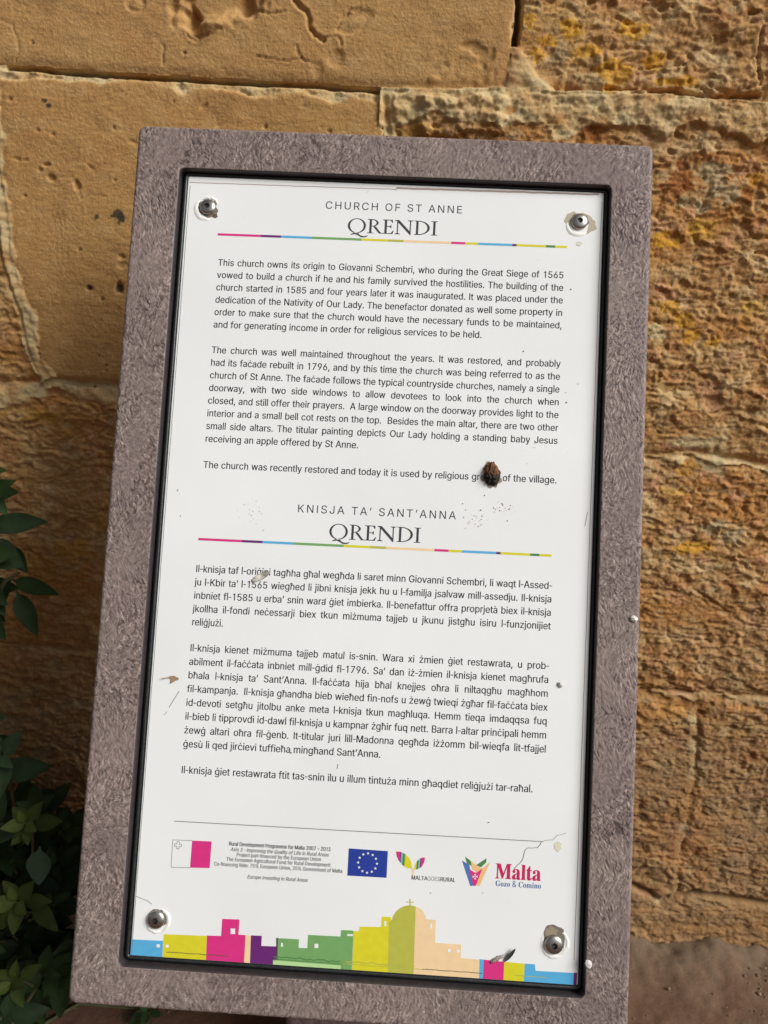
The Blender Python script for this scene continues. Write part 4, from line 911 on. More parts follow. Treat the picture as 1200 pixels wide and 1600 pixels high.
BK = ink('black', ())if 'black' not in INK else INK['black']
XL, XR = -0.1490, 0.1482
EN1 = ["This church owns its origin to Giovanni Schembri, who during the Great Siege of 1565", "vowed to build a church if he and his family survived the hostilities. The building of the", "church started in 1585 and four years later it was inaugurated. It was placed under the",
       "dedication of the Nativity of Our Lady. The benefactor donated as well some property in", "order to make sure that the church would have the necessary funds to be maintained,", "and for generating income in order for religious services to be held."]
EN2 = ["The church was well maintained throughout the years. It was restored, and probably", "had its faċade rebuilt in 1796, and by this time the church was being referred to as the", "church of St Anne. The faċade follows the typical countryside churches, namely a single",
       "doorway, with two side windows to allow devotees to look into the church when", "closed, and still offer their prayers.  A large window on the doorway provides light to the", "interior and a small bell cot rests on the top.  Besides the main altar, there are two other",
       "small side altars. The titular painting depicts Our Lady holding a standing baby Jesus", "receiving an apple offered by St Anne."]
EN3 = ["The church was recently restored and today it is used by religious groups of the village."]
MT1 = ["Il-knisja taf l-oriġini tagħha għal wegħda li saret minn Giovanni Schembri, li waqt l-Assed-", "ju l-Kbir ta’ l-1565 wiegħed li jibni knisja jekk hu u l-familja jsalvaw mill-assedju. Il-knisja", "inbniet fl-1585 u erba’ snin wara ġiet imbierka. Il-benefattur offra proprjetà biex il-knisja",
       "jkollha il-fondi neċessarji biex tkun miżmuma tajjeb u jkunu jistgħu isiru l-funzjonijiet", "reliġjużi."]
MT2 = ["Il-knisja kienet miżmuma tajjeb matul is-snin. Wara xi żmien ġiet restawrata, u prob-", "abilment il-faċċata inbniet mill-ġdid fl-1796. Sa’ dan iż-żmien il-knisja kienet magħrufa", "bħala l-knisja ta’ Sant’Anna. Il-faċċata hija bħal knejjes oħra li niltaqgħu magħhom",
       "fil-kampanja.  Il-knisja għandha bieb wieħed fin-nofs u żewġ twieqi żgħar fil-faċċata biex", "id-devoti setgħu jitolbu anke meta l-knisja tkun magħluqa. Hemm tieqa imdaqqsa fuq", "il-bieb li tipprovdi id-dawl fil-knisja u kampnar żgħir fuq nett. Barra l-altar prinċipali hemm",
       "żewġ altari oħra fil-ġenb. It-titular juri lill-Madonna qegħda iżżomm bil-wieqfa lit-tfajjel", "ġesù li qed jirċievi tuffieħa mingħand Sant’Anna."]
MT3 = ["Il-knisja ġiet restawrata ftit tas-snin ilu u illum tintuża minn għaqdiet reliġjużi tar-raħal."]
CAP = 0.0058
def paragraph(lines, ya, yb, last_x, label, sx):
    P = Print()
    for i, t in enumerate(lines):
        y = ya + (yb - ya) * (i / max(1, len(lines) - 1))
        if i < len(lines) - 1:
            text(P, t, XL, y, CAP, BK, x1=XR, justify=True, sx=sx, bold=.00010)
        else:
            text(P, t, XL, y, CAP, BK, x1=last_x, fit=True, sx=sx, bold=.00010)
    P.build('paragraph', label)
def width(t, sx):
    return sum(SANS[c][0] for c in t) * sx * CAP / 509
# glyph width ratio from the ragged last lines of the photograph
SX = 1.0
SX = min((0.0809 - XL) / width(EN1[-1], 1), (-0.0186 - XL) / width(EN2[-1], 1), (0.0141 - XL) / width(MT2[-1], 1))
SX = min(SX, min((XR - XL) / width(t, 1) for t in EN1[:-1] + EN2[:-1] + MT1[:-1] + MT2[:-1]) * 1.0)
paragraph(EN1, 0.2488, 0.1942, 0.0809, 'first English paragraph', SX)
paragraph(EN2, 0.1719, 0.0952, -0.0186, 'second English paragraph', SX)
paragraph(EN3, 0.0729, 0.0729, 0.1487, 'one line English paragraph', SX)
paragraph(MT1, -0.0150, -0.0592, -0.1225, 'first Maltese paragraph', SX)
paragraph(MT2, -0.0806, -0.1588, 0.0141, 'second Maltese paragraph', SX)
paragraph(MT3, -0.1798, -0.1798, 0.1388, 'one line Maltese paragraph', SX)

def title(t, xa, xb, y, qa, qb, qy, label):
    P = Print()
    w0 = sum(SANS[c][0] for c in t) * 0.0066 / 509 * 1.02
    tr = (xb - xa - w0) / (len(t) - 1)
    text(P, t, xa, y, 0.0066, HEAD, track=tr, sx=1.02)
    text(P, 'QRENDI', qa, qy, 0.0126, HEAD, font=ROMAN, capu=100.0, x1=qb, fit=True)
    P.build('title_lettering', label)
title('CHURCH OF ST ANNE', -0.0594, 0.0594, 0.30285, -0.0392, 0.0396, 0.2824, 'English title')
title('KNISJA TA’ SANT’ANNA', -0.0671, 0.0662, 0.0390, -0.0394, 0.0386, 0.0180, 'Maltese title')

SEG = [(0, 'magenta'), (.125, 'purple'), (.183, 'blue'), (.272, 'green'), (.414, 'yellow'), (.49, 'olive'), (.535, 'peach'), (.671, 'magenta'), (.711, 'yellow'), (.748, 'blue'), (.845, 'purple'), (.857, 'yellow'), (.94, 'deep_green'), (.966, 'yellow'), (1, None)]
def colour_bar(x0, x1, y, label):
    P = Print()
    for (a, c), (b, _) in zip(SEG[:-1], SEG[1:]):
        xa, xb = x0 + (x1 - x0) * a, x0 + (x1 - x0) * b
        P.add([(xa, y - .001 + SH * xa), (xb, y - .001 + SH * xb), (xb, y + .001 + SH * xb), (xa, y + .001 + SH * xa)], [(0, 1, 2, 3)], INK[c])
    P.build('colour_bar', label)
colour_bar(-0.1509, 0.1498, 0.2765, 'stripe under the English title')
colour_bar(-0.1486, 0.1466, 0.0126, 'stripe under the Maltese title')

def zoomed(ox, oy, s):
    return lambda pts: [on_board(ox + x / s, oy + y / s) for x, y in pts]
# footer rule
P = Print(); P.line([on_board(272.7, 1283), on_board(849, 1315)], 0.0006, INK['grey']); P.build('footer_rule')
# Maltese flag
P = Print()
z7 = zoomed(180, 1250, 3.0)
P.poly(z7([(361, 190), (452, 194), (443, 319), (351, 317)]), INK['magenta'])
for a, b in (((270, 187), (361, 190)), ((270, 187), (262, 315)), ((262, 315), (351, 317))):
    P.line(z7([a, b]), 0.0004, INK['grey'])
c0 = on_board(278.3, 1320.7)
cr = [(-1, 3), (1, 3), (1, 1), (3, 1), (3, -1), (1, -1), (1, -3), (-1, -3), (-1, -1), (-3, -1), (-3, 1), (-1, 1)]
cr = [c0 + np.array(q) * 0.00095 for q in cr]
P.line(cr + [cr[0]], 0.0004, INK['grey'])
P.build('flag_emblem', 'white and red flag with a small cross')
# funding text
P = Print()
for t, a, b, cap, sl_, bd in [("Rural Development Programme for Malta 2007 – 2013", (357.3, 1322), (516.7, 1329), .0031, 0, .00010), ("Axis 3 - Improving the Quality of Life in Rural Areas", (360, 1330.7), (513.3, 1337.3), .0029, .2, .00005), ("Project part-financed by the European Union", (369.3, 1339.3), (501.7, 1344.3), .0029, 0, .00005),
                          ("The European Agricultural Fund for Rural Development:", (353.3, 1346), (517.3, 1353.3), .0029, 0, .00005), ("Co-financing Rate: 75% European Union, 25% Government of Malta", (334, 1352.7), (535, 1363.3), .0029, 0, .00005), ("Europe Investing in Rural Areas", (386, 1373.3), (480.7, 1377.3), .0029, .2, .00005)]:
    pa, pb = on_board(*a), on_board(*b)
    text(P, t, pa[0], (pa[1] - SH * pa[0] + pb[1] - SH * pb[0]) / 2, cap, BK, x1=pb[0], fit=True, slant=sl_, bold=bd)
P.build('funding_lettering')
# blue flag with twelve stars
P = Print()
P.poly([on_board(*q) for q in ((545, 1325.5), (606.1, 1329.8), (604, 1371.5), (542.7, 1368))], INK['eu_blue'])
cs = on_board(574.3, 1348.4)
for i in range(12):
    a = math.radians(90 + 30 * i)
    st = []
    for j in range(10):
        r = 0.00125 if j % 2 == 0 else 0.00052
        b = math.radians(90 + 36 * j)
        st.append(cs + np.array((0.0076 * math.cos(a) + r * math.cos(b), 0.0076 * math.sin(a) + r * math.sin(b))))
    P.poly(st, INK['white'], 2)
P.build('flag_emblem', 'blue flag with a ring of stars')
# leaf logo
def clip(poly, nx, ny, d):                      # keep nx*x+ny*y<=d
    out = []
    for i in range(len(poly)):
        a, b = poly[i], poly[(i + 1) % len(poly)]
        da, db = nx * a[0] + ny * a[1] - d, nx * b[0] + ny * b[1] - d
        if da <= 0: out.append(a)
        if da * db < 0:
            t = da / (da - db)
            out.append((a[0] + (b[0] - a[0]) * t, a[1] + (b[1] - a[1]) * t))
    return out
zl = zoomed(610, 1320, 4.8)
P = Print()
L1 = [(42, 50), (60, 50), (78, 53), (110, 68), (140, 95), (156, 128), (163, 178), (130, 176), (95, 155), (62, 118), (47, 85)]
L2 = [(257, 92), (259, 110), (254, 130), (235, 165), (205, 183), (178, 187), (182, 155), (200, 122), (225, 101)]
def stripes(Lf, cuts, sg):
    for (a, c), (b, _) in zip(cuts[:-1], cuts[1:]):
        q = clip(clip(Lf, sg, .08 * sg, b * sg), -sg, -.08 * sg, -a * sg)
        if len(q) > 2:
            P.poly(zl(q), INK[c])
stripes(L1, [(0, 'magenta'), (80, 'purple'), (87, 'teal'), (100, 'deep_green'), (117, 'yellow'), (400, None)], 1)
stripes(L2, [(400, 'magenta'), (240, 'purple'), (233, 'teal'), (222, 'deep_green'), (208, 'yellow'), (0, None)], -1)
P.poly(zl([(163, 172), (178, 180), (174, 230), (161, 228)]), INK['peach'])
pa, pb = on_board(642.5, 1374.2), on_board(711.5, 1378.3)
yb = (pa[1] - SH * pa[0] + pb[1] - SH * pb[0]) / 2
wm = [('MALTA', .00008), ('GOES', 0), ('RURAL', .00008)]
tot = sum(SANS[c][0] for s_, _ in wm for c in s_)
xx = pa[0]
for s_, bd in wm:
    x2 = xx + (pb[0] - pa[0]) * sum(SANS[c][0] for c in s_) / tot
    text(P, s_, xx, yb, 0.0033, BK if bd else INK['grey'], x1=x2, fit=True, bold=bd)
    xx = x2
P.build('logo', 'two striped leaves over small capitals')
# V shaped logo and its lettering
P = Print()
P.poly(zl([(537, 117), (592, 150), (612, 250), (622, 300), (612, 308), (599, 308)]), INK['v_blue'])
P.poly(zl([(560, 88), (600, 118), (612, 160), (574, 138)]), INK['deep_green'])
P.poly(zl([(603, 118), (652, 160), (690, 178), (748, 130), (670, 308), (655, 306), (640, 290), (640, 200), (612, 180)]), INK['orange'], 1.2)
P.poly(zl([(722, 100), (718, 132), (680, 168), (643, 152)]), INK['deep_green'], 1.5)
P.poly(zl([(590, 180), (640, 212), (690, 178), (640, 308), (622, 308)]), INK['magenta'], 2)
cst = on_board(610 + 635 / 4.8, 1320 + 238 / 4.8)
for i in range(4):
    a = math.radians(4 + 90 * i)
    e = np.array((math.cos(a), math.sin(a))); n_ = np.array((-e[1], e[0]))
    P.poly([cst, cst + e * .0024 + n_ * .0009, cst + e * .0017, cst + e * .0024 - n_ * .0009], INK['white'], 3)
for t, a, b, cap, c in (('Malta', (773.3, 1372.2), (845.2, 1376.6), .0118, 'text_red'), ('Gozo & Comino', (773.8, 1384.4), (845.5, 1388.3), .0043, 'text_blue')):
    pa, pb = on_board(*a), on_board(*b)
    yb = (pa[1] - SH * pa[0] + pb[1] - SH * pb[0]) / 2
    text(P, t, pa[0], yb, cap, INK[c], font=SERIF, capu=max(y for q in SERIF['M'][1] for x, y in q), x1=pb[0], fit=True, bold=.00022 if t == 'Malta' else 0)
P.build('logo', 'colourful V shape beside bold red lettering')
# skyline
P = Print()
zA, zB, zC, z8 = zoomed(190, 1420, 4.8), zoomed(420, 1430, 8.571), zoomed(540, 1390, 6.667), zoomed(520, 1250, 2.857)
def sky_poly(pts, c, layer=1):
    q = []
    for x, y in pts:
        if y < -0.3222:
            y = -0.3262 + prot * x
        x = min(max(x, -.1797 - y * prot), .1797)
        q.append((x, y))
    P.poly(q, INK[c], layer)
sky_poly(zA([(58, 228), (312, 240), (303, 380), (50, 365)]), 'blue')
sky_poly(zA([(318, 190), (640, 203), (632, 395), (306, 380)]), 'yellow', 1.2)
sky_poly(zA([(640, 200), (747, 203), (755, 75), (885, 80), (876, 193), (930, 197), (918, 408), (632, 395)]), 'magenta')
sky_poly(zA([(930, 197), (970, 199), (962, 412), (918, 408)]), 'peach', 1.2)
sky_poly(zA([(970, 199), (1052, 202), (1048, 278), (1160, 282), (1158, 425), (962, 412)]), 'purple')
sky_poly(zB([(100, 303), (122, 304), (112, 675), (100, 675)]), 'seam', 1.4)
sky_poly(zB([(112, 305), (405, 322), (400, 437), (518, 440), (527, 262), (962, 285), (970, 197), (1132, 205), (1110, 735), (108, 680)]), 'green', 1.2)
sky_poly(zC([(82, 432), (140, 432), (148, 385), (372, 388), (380, 282), (474, 285), (472, 325), (452, 345), (440, 850), (68, 840)]), 'yellow', 1.4)
dome = [(452, 345), (470, 325), (487, 308), (495, 280), (520, 235), (560, 197), (610, 172), (650, 164), (690, 164), (730, 175), (708, 865), (440, 850)]
sky_poly(zC(dome), 'olive', 1.6)
sky_poly(zC([(667, 92), (676, 92), (678, 168), (669, 168)]), 'olive', 1.8)
sky_poly(zC([(632, 124), (715, 128), (715, 136), (632, 132)]), 'olive', 1.9)
pe = zC([(730, 175), (770, 190), (805, 220), (830, 265), (842, 308), (940, 315), (934, 553)]) + z8([(572, 645), (572, 705), (655, 712), (653, 792)]) + zC([(708, 865)])
sky_poly(pe, 'peach', 1.2)
sky_poly(z8([(655, 710), (673, 712), (670, 793), (653, 792)]), 'blue', 1.4)
sky_poly(z8([(673, 712), (765, 722), (762, 800), (670, 794)]), 'magenta', 1.2)
sky_poly(z8([(765, 722), (857, 730), (852, 806), (762, 800)]), 'yellow', 1.4)
sky_poly(z8([(855, 730), (902, 733), (905, 762), (1078, 772), (1075, 815), (852, 806)]), 'blue', 1.2)
sky_poly(z8([(1076, 770), (1090, 771), (1088, 818), (1074, 815)]), 'purple', 1.4)
def win(zf, x0, y0, x1, y1):
    P.poly(zf([(x0, y0), (x1, y0 + (x1 - x0) * .04), (x1, y1), (x0, y1 - (x1 - x0) * .02)]), INK['white'], 2.4)
win(zA, 263, 265, 288, 288); win(zA, 330, 268, 353, 290); win(zA, 818, 147, 852, 188)
win(zB, 163, 370, 190, 422); win(zB, 612, 380, 663, 438); win(zB, 1050, 250, 1128, 278)
win(zC, 403, 327, 424, 380); win(zC, 880, 352, 900, 405); win(zC, 1062, 617, 1095, 650); win(zC, 1155, 625, 1187, 655)
P.build('skyline_artwork', 'row of coloured houses and a domed church')

def blob(P, px, py, rx, ry, c, ang=0, layer=2, rag=.25, seed=1, n_=26):
    c0 = on_board(px, py)
    q = []
    for i in range(n_):
        a = 2 * math.pi * i / n_
        r = 1 + rag * float(perlin(math.cos(a) * 1.7 + seed * 3.1, math.sin(a) * 1.7 + seed, seed))
        x, y = rx * .00053 * r * math.cos(a), ry * .00053 * r * math.sin(a)
        q.append(c0 + np.array((x * math.cos(ang) - y * math.sin(ang), x * math.sin(ang) + y * math.cos(ang))))
    P.poly(q, INK[c], layer)
# wear on the panel: torn print along the foot, grime at the head, cracks, flecks
P = Print()
def wob(a, b, n_, amp, seed):
    a, b = np.array(a), np.array(b)
    t = (b - a) / np.linalg.norm(b - a)
    nn = np.array([-t[1], t[0]])
    return [a + (b - a) * i / n_ + nn * amp * float(perlin(i * .37, seed, seed)) for i in range(n_ + 1)]
yb0 = -0.3262
for c, xa, xb in (('yellow', -.150, -.100), ('deep_green', -.0636, -.008), ('olive', -.008, .056), ('grime', .056, .104), ('olive', .13, .155)):
    P.line([(x, y + prot * x) for x, y in wob((xa, yb0 + .0042), (xb, yb0 + .0042), 40, .0004, 3)], 0.0005, INK['dirt_dark' if c in ('yellow', 'grime') else c], 3)
for c, xa, xb in (('deep_green', -.0636, -.010), ('olive', -.006, .05)):
    P.line([(x, y + prot * x) for x, y in wob((xa, yb0 + .0062), (xb, yb0 + .0058), 40, .0009, 5)], 0.0007, INK[c], 3.3)
P.poly([(-.0636, yb0), (-.009, yb0), (-.009, yb0 + .0028), (-.0636, yb0 + .0034)], INK['light_green'], 2.8)
P.build('torn_edge')
P = Print()
P.line(wob(on_board(296, 285), on_board(620, 296), 60, .0003, 7), 0.0006, INK['grime'], 1)
P.line(wob(on_board(620, 294), on_board(935, 304), 60, .0004, 8), 0.0016, INK['grime'], 1)
P.line(wob(on_board(297, 290), on_board(205.5, 1490), 80, .0002, 9), 0.0004, INK['grey'], 1.3)
P.line(wob(on_board(940.5, 315), on_board(897, 1500), 80, .0002, 10), 0.0005, INK['grime'], 1.3)
P.build('edge_grime')
P = Print(); P.line([on_board(800 + x / 12, 1290 + y / 12) for x, y in ((550, 310), (530, 350), (480, 410), (380, 418), (300, 415), (250, 450), (225, 530), (205, 620), (160, 690), (90, 750), (40, 810))], 0.0004, INK['grey'], 3); P.build('hairline_crack')
P = Print(); P.line([on_board(800 + x / 12, 1290 + y / 12) for x, y in ((600, 275), (680, 268), (765, 268), (850, 180), (930, 165), (1020, 135))], 0.00035, INK['silver'], 3); P.build('hairline_crack')
P = Print(); P.line([on_board(240 + x / 20, 1040 + y / 20) for x, y in ((800, 800), (700, 960), (490, 1300))], 0.0004, INK['grey'], 3); P.build('hairline_crack')
P = Print(); P.line([on_board(240 + x / 20, 1040 + y / 20) for x, y in ((420, 1440), (340, 1540))], 0.0004, INK['silver'], 3); P.build('hairline_crack')
P = Print(); P.line([on_board(80 + x / 6, 1400 + y / 6) for x, y in ((800, 0), (840, 18), (900, 40), (945, 75))], 0.0004, INK['silver'], 3); P.build('hairline_crack')
P = Print(); P.line([on_board(528, 1194), on_board(527, 1201)], 0.0004, INK['grey'], 3); P.build('hairline_crack')
P = Print(); P.line([on_board(918, 800), on_board(914, 822)], 0.0003, INK['grey'], 3); P.build('hairline_crack')
P = Print()
def fleck(px, py, r, c, layer=3):
    c0 = on_board(px, py)
    n_ = random.randint(5, 8)
    P.poly([c0 + r * 0.00053 * (0.5 + random.random() * .8) * np.array((math.cos(2 * math.pi * i / n_), math.sin(2 * math.pi * i / n_))) for i in range(n_)], INK[c], layer + random.random())
for cx, cy, sp_, n_, r0 in ((745, 815, 9, 34, .7), (785, 795, 9, 24, .8), (625, 592, 10, 34, .55), (395, 805, 12, 24, .6), (800, 440, 14, 30, .45), (830, 700, 22, 14, .5), (610, 575, 6, 10, .5), (875, 700, 12, 10, .5)):
    for _ in range(n_):
        fleck(random.gauss(cx, sp_), random.gauss(cy, sp_ * .8), r0 * random.uniform(.4, 1.4), random.choice(['dirt', 'stain', 'dirt', 'dirt_dark' if r0 > .55 else 'stain']))
for px, py, r in ((892, 452, 1.6), (885, 629, 2.2), (903, 600, 1.3), (818, 549, 1.8), (884, 613, 1), (455, 1176, 2), (509, 936, 1.7), (278, 766, 1.6), (281, 772, 1), (282, 806, 1.3), (757, 774, 1.4), (723, 787, 1.4), (751, 797, 1.5), (673, 1395, 1), (754, 1395, 1), (763, 1285, 1.4), (545, 1180, 1), (1000, 1, 0), (575, 300, 1)):
    if r: fleck(px, py, r * .75, 'dirt_dark')
for _ in range(60):
    u, v = random.random(), random.random()
    fleck(300 + 600 * u - 60 * v, 310 + 1100 * v, random.uniform(.2, .55), random.choice(['dirt', 'stain', 'stain']))
for px, py, r in ((870, 1324, 7), (872, 1318, 5), (905, 380, 5)):
    fleck(px, py, r, 'stain', 2)
blob(P, 768, 745, 14, 20, 'dirt', .1, 1.9, .4, 22, 40)
tag(P.build('dirt_flecks'), kind='stuff')

# ---- screws with the torn print round them
steel = mat('stainless_steel', (0.43, 0.41, 0.38), 0.34, metal=1.0, noise=(300, .12), bump=(300, .12, .0006))
steel_dark = mat('socket_shadow', (0.10, 0.095, 0.09), 0.45, metal=1.0)
def rag_poly(c0, pts):
    return [c0 + np.array(q) for q in pts]
def torn_ring(px, py, r0, r1, a0, a1, seed):
    """a curled rim of torn film, raised off the panel"""
    c0 = on_board(px, py)
    V_, F_ = [], []
    n_ = 22
    for i in range(n_ + 1):
        a = a0 + (a1 - a0) * i / n_
        taper = math.sin(math.pi * i / n_) ** .5
        mid, hw_ = (r0 + r1) / 2 * (1 + .08 * float(perlin(i * .4, seed, seed))), (r1 - r0) / 2 * taper
        for s_, hgt in ((-1, 0), (-.5, .7), (.2, 1.0), (1, 0)):
            r = (mid + s_ * hw_) * .00053
            V_.append((c0[0] + r * math.cos(a), c0[1] + r * math.sin(a), PZ + .00004 + .0009 * hgt * taper))
    for i in range(n_):
        for k_ in range(3):
            F_.append((i * 4 + k_, i * 4 + k_ + 1, i * 4 + k_ + 5, i * 4 + k_ + 4))
    return V_, F_
def screw(px, py, rad_px, spin, label):
    c0 = on_board(px, py)
    R_ = rad_px * 0.00053
    N = 36
    V_, F_, mi = [], [], []
    prof = [(1.0, 0.0), (1.0, .08)] + [(math.sin(a) * 1.0, .08 + .46 * (math.cos(a)) ** .8) for a in np.linspace(math.pi / 2 * .95, .42, 9)]
    hexr = []
    for i in range(N):
        a = 2 * math.pi * i / N
        b = (a + math.pi / 6) % (math.pi / 3) - math.pi / 6
        hexr.append(.35 * math.cos(math.pi / 6) / math.cos(b))
    for r, z in prof:
        V_ += [(R_ * r * math.cos(2 * math.pi * i / N), R_ * r * math.sin(2 * math.pi * i / N), z * R_) for i in range(N)]
    for z in (prof[-1][1] + .005, .25):
        V_ += [(R_ * hexr[i] * math.cos(2 * math.pi * i / N), R_ * hexr[i] * math.sin(2 * math.pi * i / N), z * R_) for i in range(N)]
    V_.append((0, 0, .2 * R_))
    nr = len(prof) + 2
    for j in range(nr - 1):
        for i in range(N):
            if j == nr - 2:
                continue
            F_.append((j * N + i, j * N + (i + 1) % N, (j + 1) * N + (i + 1) % N, (j + 1) * N + i))
    head = py_mesh('screw', V_[: (nr - 1) * N], F_, True)
    so_ = link('screw', head, sign, [steel])
    T = Matrix.Translation((c0[0], c0[1], PZ + .0002)) @ Matrix.Rotation(spin, 4, 'Z')
    so_.matrix_local = RW.inverted() @ BM @ T
    so_['label'] = label
    sv = V_[(nr - 2) * N:]
    sf = [(i, (i + 1) % N, N + (i + 1) % N, N + i) for i in range(N)] + [(N + i, N + (i + 1) % N, 2 * N) for i in range(N)]
    link('socket', py_mesh('socket', sv, sf), so_, [steel_dark])
screw(325, 324, 13, .3, 'upper left screw')
screw(905, 347, 13.3, .9, 'upper right screw')
screw(244.5, 1436, 13.8, .5, 'lower left screw')
screw(865, 1475, 14.2, .1, 'lower right screw')
P = Print(); blob(P, 325, 325, 16, 15, 'residue', .3, 2, .3, 2); blob(P, 336, 337, 5, 4, 'dirt_dark', .3, 2.3, .5, 4); P.build('adhesive_residue')
P = Print(); blob(P, 908, 349, 23, 17, 'residue_tan', -.3, 2, .25, 5); blob(P, 893, 342, 11, 10, 'residue_tan', .5, 2.1, .3, 6); blob(P, 922, 350, 9, 9, 'residue_tan', .5, 2.2, .3, 7); blob(P, 905, 352, 15, 14, 'torn', 0, 2.4, .1, 8); blob(P, 906, 345, 14, 13, 'residue', 0, 2.6, .2, 9); P.build('adhesive_residue')
P = Print(); blob(P, 247, 1440, 16, 17, 'torn', 0, 2, .15, 10); blob(P, 246, 1434, 15, 14, 'residue', .4, 2.3, .2, 11); P.build('adhesive_residue')
P = Print(); blob(P, 864, 1461, 15, 16, 'residue', 0, 2.3, .25, 12); blob(P, 873, 1466, 9, 14, 'residue', .4, 2.4, .25, 13); blob(P, 862, 1456, 10, 8, 'dirt', 0, 2.6, .5, 14); blob(P, 868, 1473, 22, 21, 'torn', 0, 2.0, .12, 15); P.build('adhesive_residue')
for grp in (((325, 325, 15, 24, 2.4, 5.0, 1), (325, 325, 15, 20, .4, 2.2, 2)), ((904, 350, 14, 22, 3.0, 5.6, 3),), ((246, 1438, 14, 21, -1.2, 1.4, 4), (246, 1438, 14, 20, 3.4, 5.2, 5)), ((866, 1473, 16, 23, -1.4, 1.0, 6), (866, 1474, 15, 23, 3.6, 5.4, 7))):
    tv, tf = [], []
    for args in grp:
        a, b = torn_ring(*args)
        tf += [tuple(i + len(tv) for i in f) for f in b]
        tv += a
    link('torn_film', py_mesh('torn_film', tv, tf, True), panel, [INK['torn']])

# ------------------------------------------------------------------ bits stuck to the sign: things of their own
def rest(name, me, mats, px, py, label, cat, z=PZ, spin=0.0):
    c0 = on_board(px, py, z)
    o = link(name, me, None, mats)
    o.matrix_world = BM @ Matrix.Translation((c0[0], c0[1], z + .0002)) @ Matrix.Rotation(spin, 4, 'Z')
    tag(o, label, cat)
    return o
def lump_mesh(name, rx, ry, rz, amp, freq, seed, cols, sub=40, taper=0.0):
    u = np.linspace(0, 2 * math.pi, sub, endpoint=False)
    v = np.linspace(0.02, math.pi * .5, sub // 3)
    U, Vv = np.meshgrid(u, v)
    x, y, z = np.sin(Vv) * np.cos(U), np.sin(Vv) * np.sin(U), np.cos(Vv)
    nn = fbm(x * freq + 5 + z * 3, y * freq + z * 2, 4, seed)
    r = 1 + amp * nn
    tp = 1 - taper * y
    Vx = np.stack([x * rx * r * tp, y * ry * r, z * rz * r], -1)
    c = np.empty(Vx.shape)
    t = np.clip(.5 + .9 * fbm(x * freq * 1.6, y * freq * 1.6, 3, seed + 9), 0, 1)[..., None]
    c[:] = np.array(cols[0]) * (1 - t) + np.array(cols[1]) * t
    if len(cols) > 2:
        k_ = sstep(-.25, .45, -y + .25 * nn)[..., None]
        c = c * (1 - k_) + np.array(cols[2]) * k_
    nr_, nc_ = U.shape
    i_ = np.arange(nr_ * nc_).reshape(nr_, nc_)
    F_ = np.stack([i_[:-1], np.roll(i_, -1, 1)[:-1], np.roll(i_, -1, 1)[1:], i_[1:]], -1).reshape(-1, 4)[:, ::-1]
    Vf = np.concatenate([Vx.reshape(-1, 3), [[0, 0, rz * (1 + amp * nn[0, 0])]]])
    cf = np.concatenate([c.reshape(-1, 3), [c[0, 0]]])
    cap_ = np.array([[len(Vf) - 1, j, (j + 1) % nc_, (j + 1) % nc_] for j in range(nc_)])
    me = bpy.data.meshes.new(name)
    me.from_pydata(Vf.tolist(), [], [tuple(f) for f in F_] + [(int(a), int(b), int(c_)) for a, b, c_, _ in cap_])
    me.polygons.foreach_set('use_smooth', [True] * len(me.polygons))
    at = me.color_attributes.new('tone', 'FLOAT_COLOR', 'POINT')
    at.data.foreach_set('color', np.concatenate([cf, np.ones((len(cf), 1))], 1).astype(np.float32).ravel())
    me.update()
    return me
crust = mat('brown_crust', attr='tone', rough=0.7, spec=.3, bump=(900, .8, .001))
rest('dried_lump', lump_mesh('dried_lump', .0066, .0094, .0055, .22, 3.0, 200, [(0.055, 0.02, 0.010), (0.20, 0.085, 0.035), (0.022, 0.018, 0.016)], 60, .12), [crust], 768, 740, 'small dark brown crusty lump stuck over the printed text', 'debris', spin=.1)
pale = mat('pale_husk', attr='tone', rough=0.6, spec=.3, bump=(900, .4, .0006))
rest('seed_husk', lump_mesh('seed_husk', .0026, .0082, .0022, .18, 1.8, 210, [(0.75, 0.72, 0.62), (0.80, 0.78, 0.70), (0.24, 0.24, 0.20)], 40, -.15), [pale], 408, 901, 'slender white and grey seed husk lying across the Maltese text', 'seed', spin=2.10)
rest('white_speck', lump_mesh('white_speck', .0030, .0026, .0026, .25, 2.2, 220, [(0.62, 0.58, 0.50), (0.80, 0.78, 0.72)], 24), [pale], 990, 967, 'tiny white pebble like speck on the plum grey frame edge', 'debris', z=0.0)
rest('paint_flake', lump_mesh('paint_flake', .0026, .0034, .0010, .35, 2.0, 225, [(0.60, 0.56, 0.53), (0.72, 0.70, 0.67)], 20), [pale], 919, 1506, 'little pale flake beside the recess on the lower frame', 'debris', z=0.0, spin=.4)
rest('grey_grain', lump_mesh('grey_grain', .0020, .0024, .0014, .3, 2.0, 230, [(0.30, 0.30, 0.26), (0.60, 0.60, 0.55)], 20), [pale], 875, 1070, 'tiny grey grain on the white margin beside the Maltese text', 'debris', spin=.5)
def blade_mesh(name, L, Wd, curl, bend, nl=12, nw=4, teeth=0.0):
    V_, F_ = [], []
    for i in range(nl + 1):
        t = i / nl
        hw_ = Wd / 2 * (math.sin(math.pi * min(1, t * .92 + .04)) ** .8) * (1 + teeth * math.sin(t * 19))
        for j in range(nw + 1):
            s_ = j / nw * 2 - 1
            V_.append((s_ * hw_, (t - .5) * L, .0006 + curl * s_ * s_ * hw_ / (Wd / 2) + bend * t * t))
    for i in range(nl):
        for j in range(nw):
            a = i * (nw + 1) + j
            F_.append((a, a + 1, a + nw + 2, a + nw + 1))
    nV = len(V_)
    V_ += [(x, y, z - .0004) for x, y, z in V_]
    F_ += [tuple(nV + k_ for k_ in f[::-1]) for f in F_]
    return py_mesh(name, V_, F_, True)
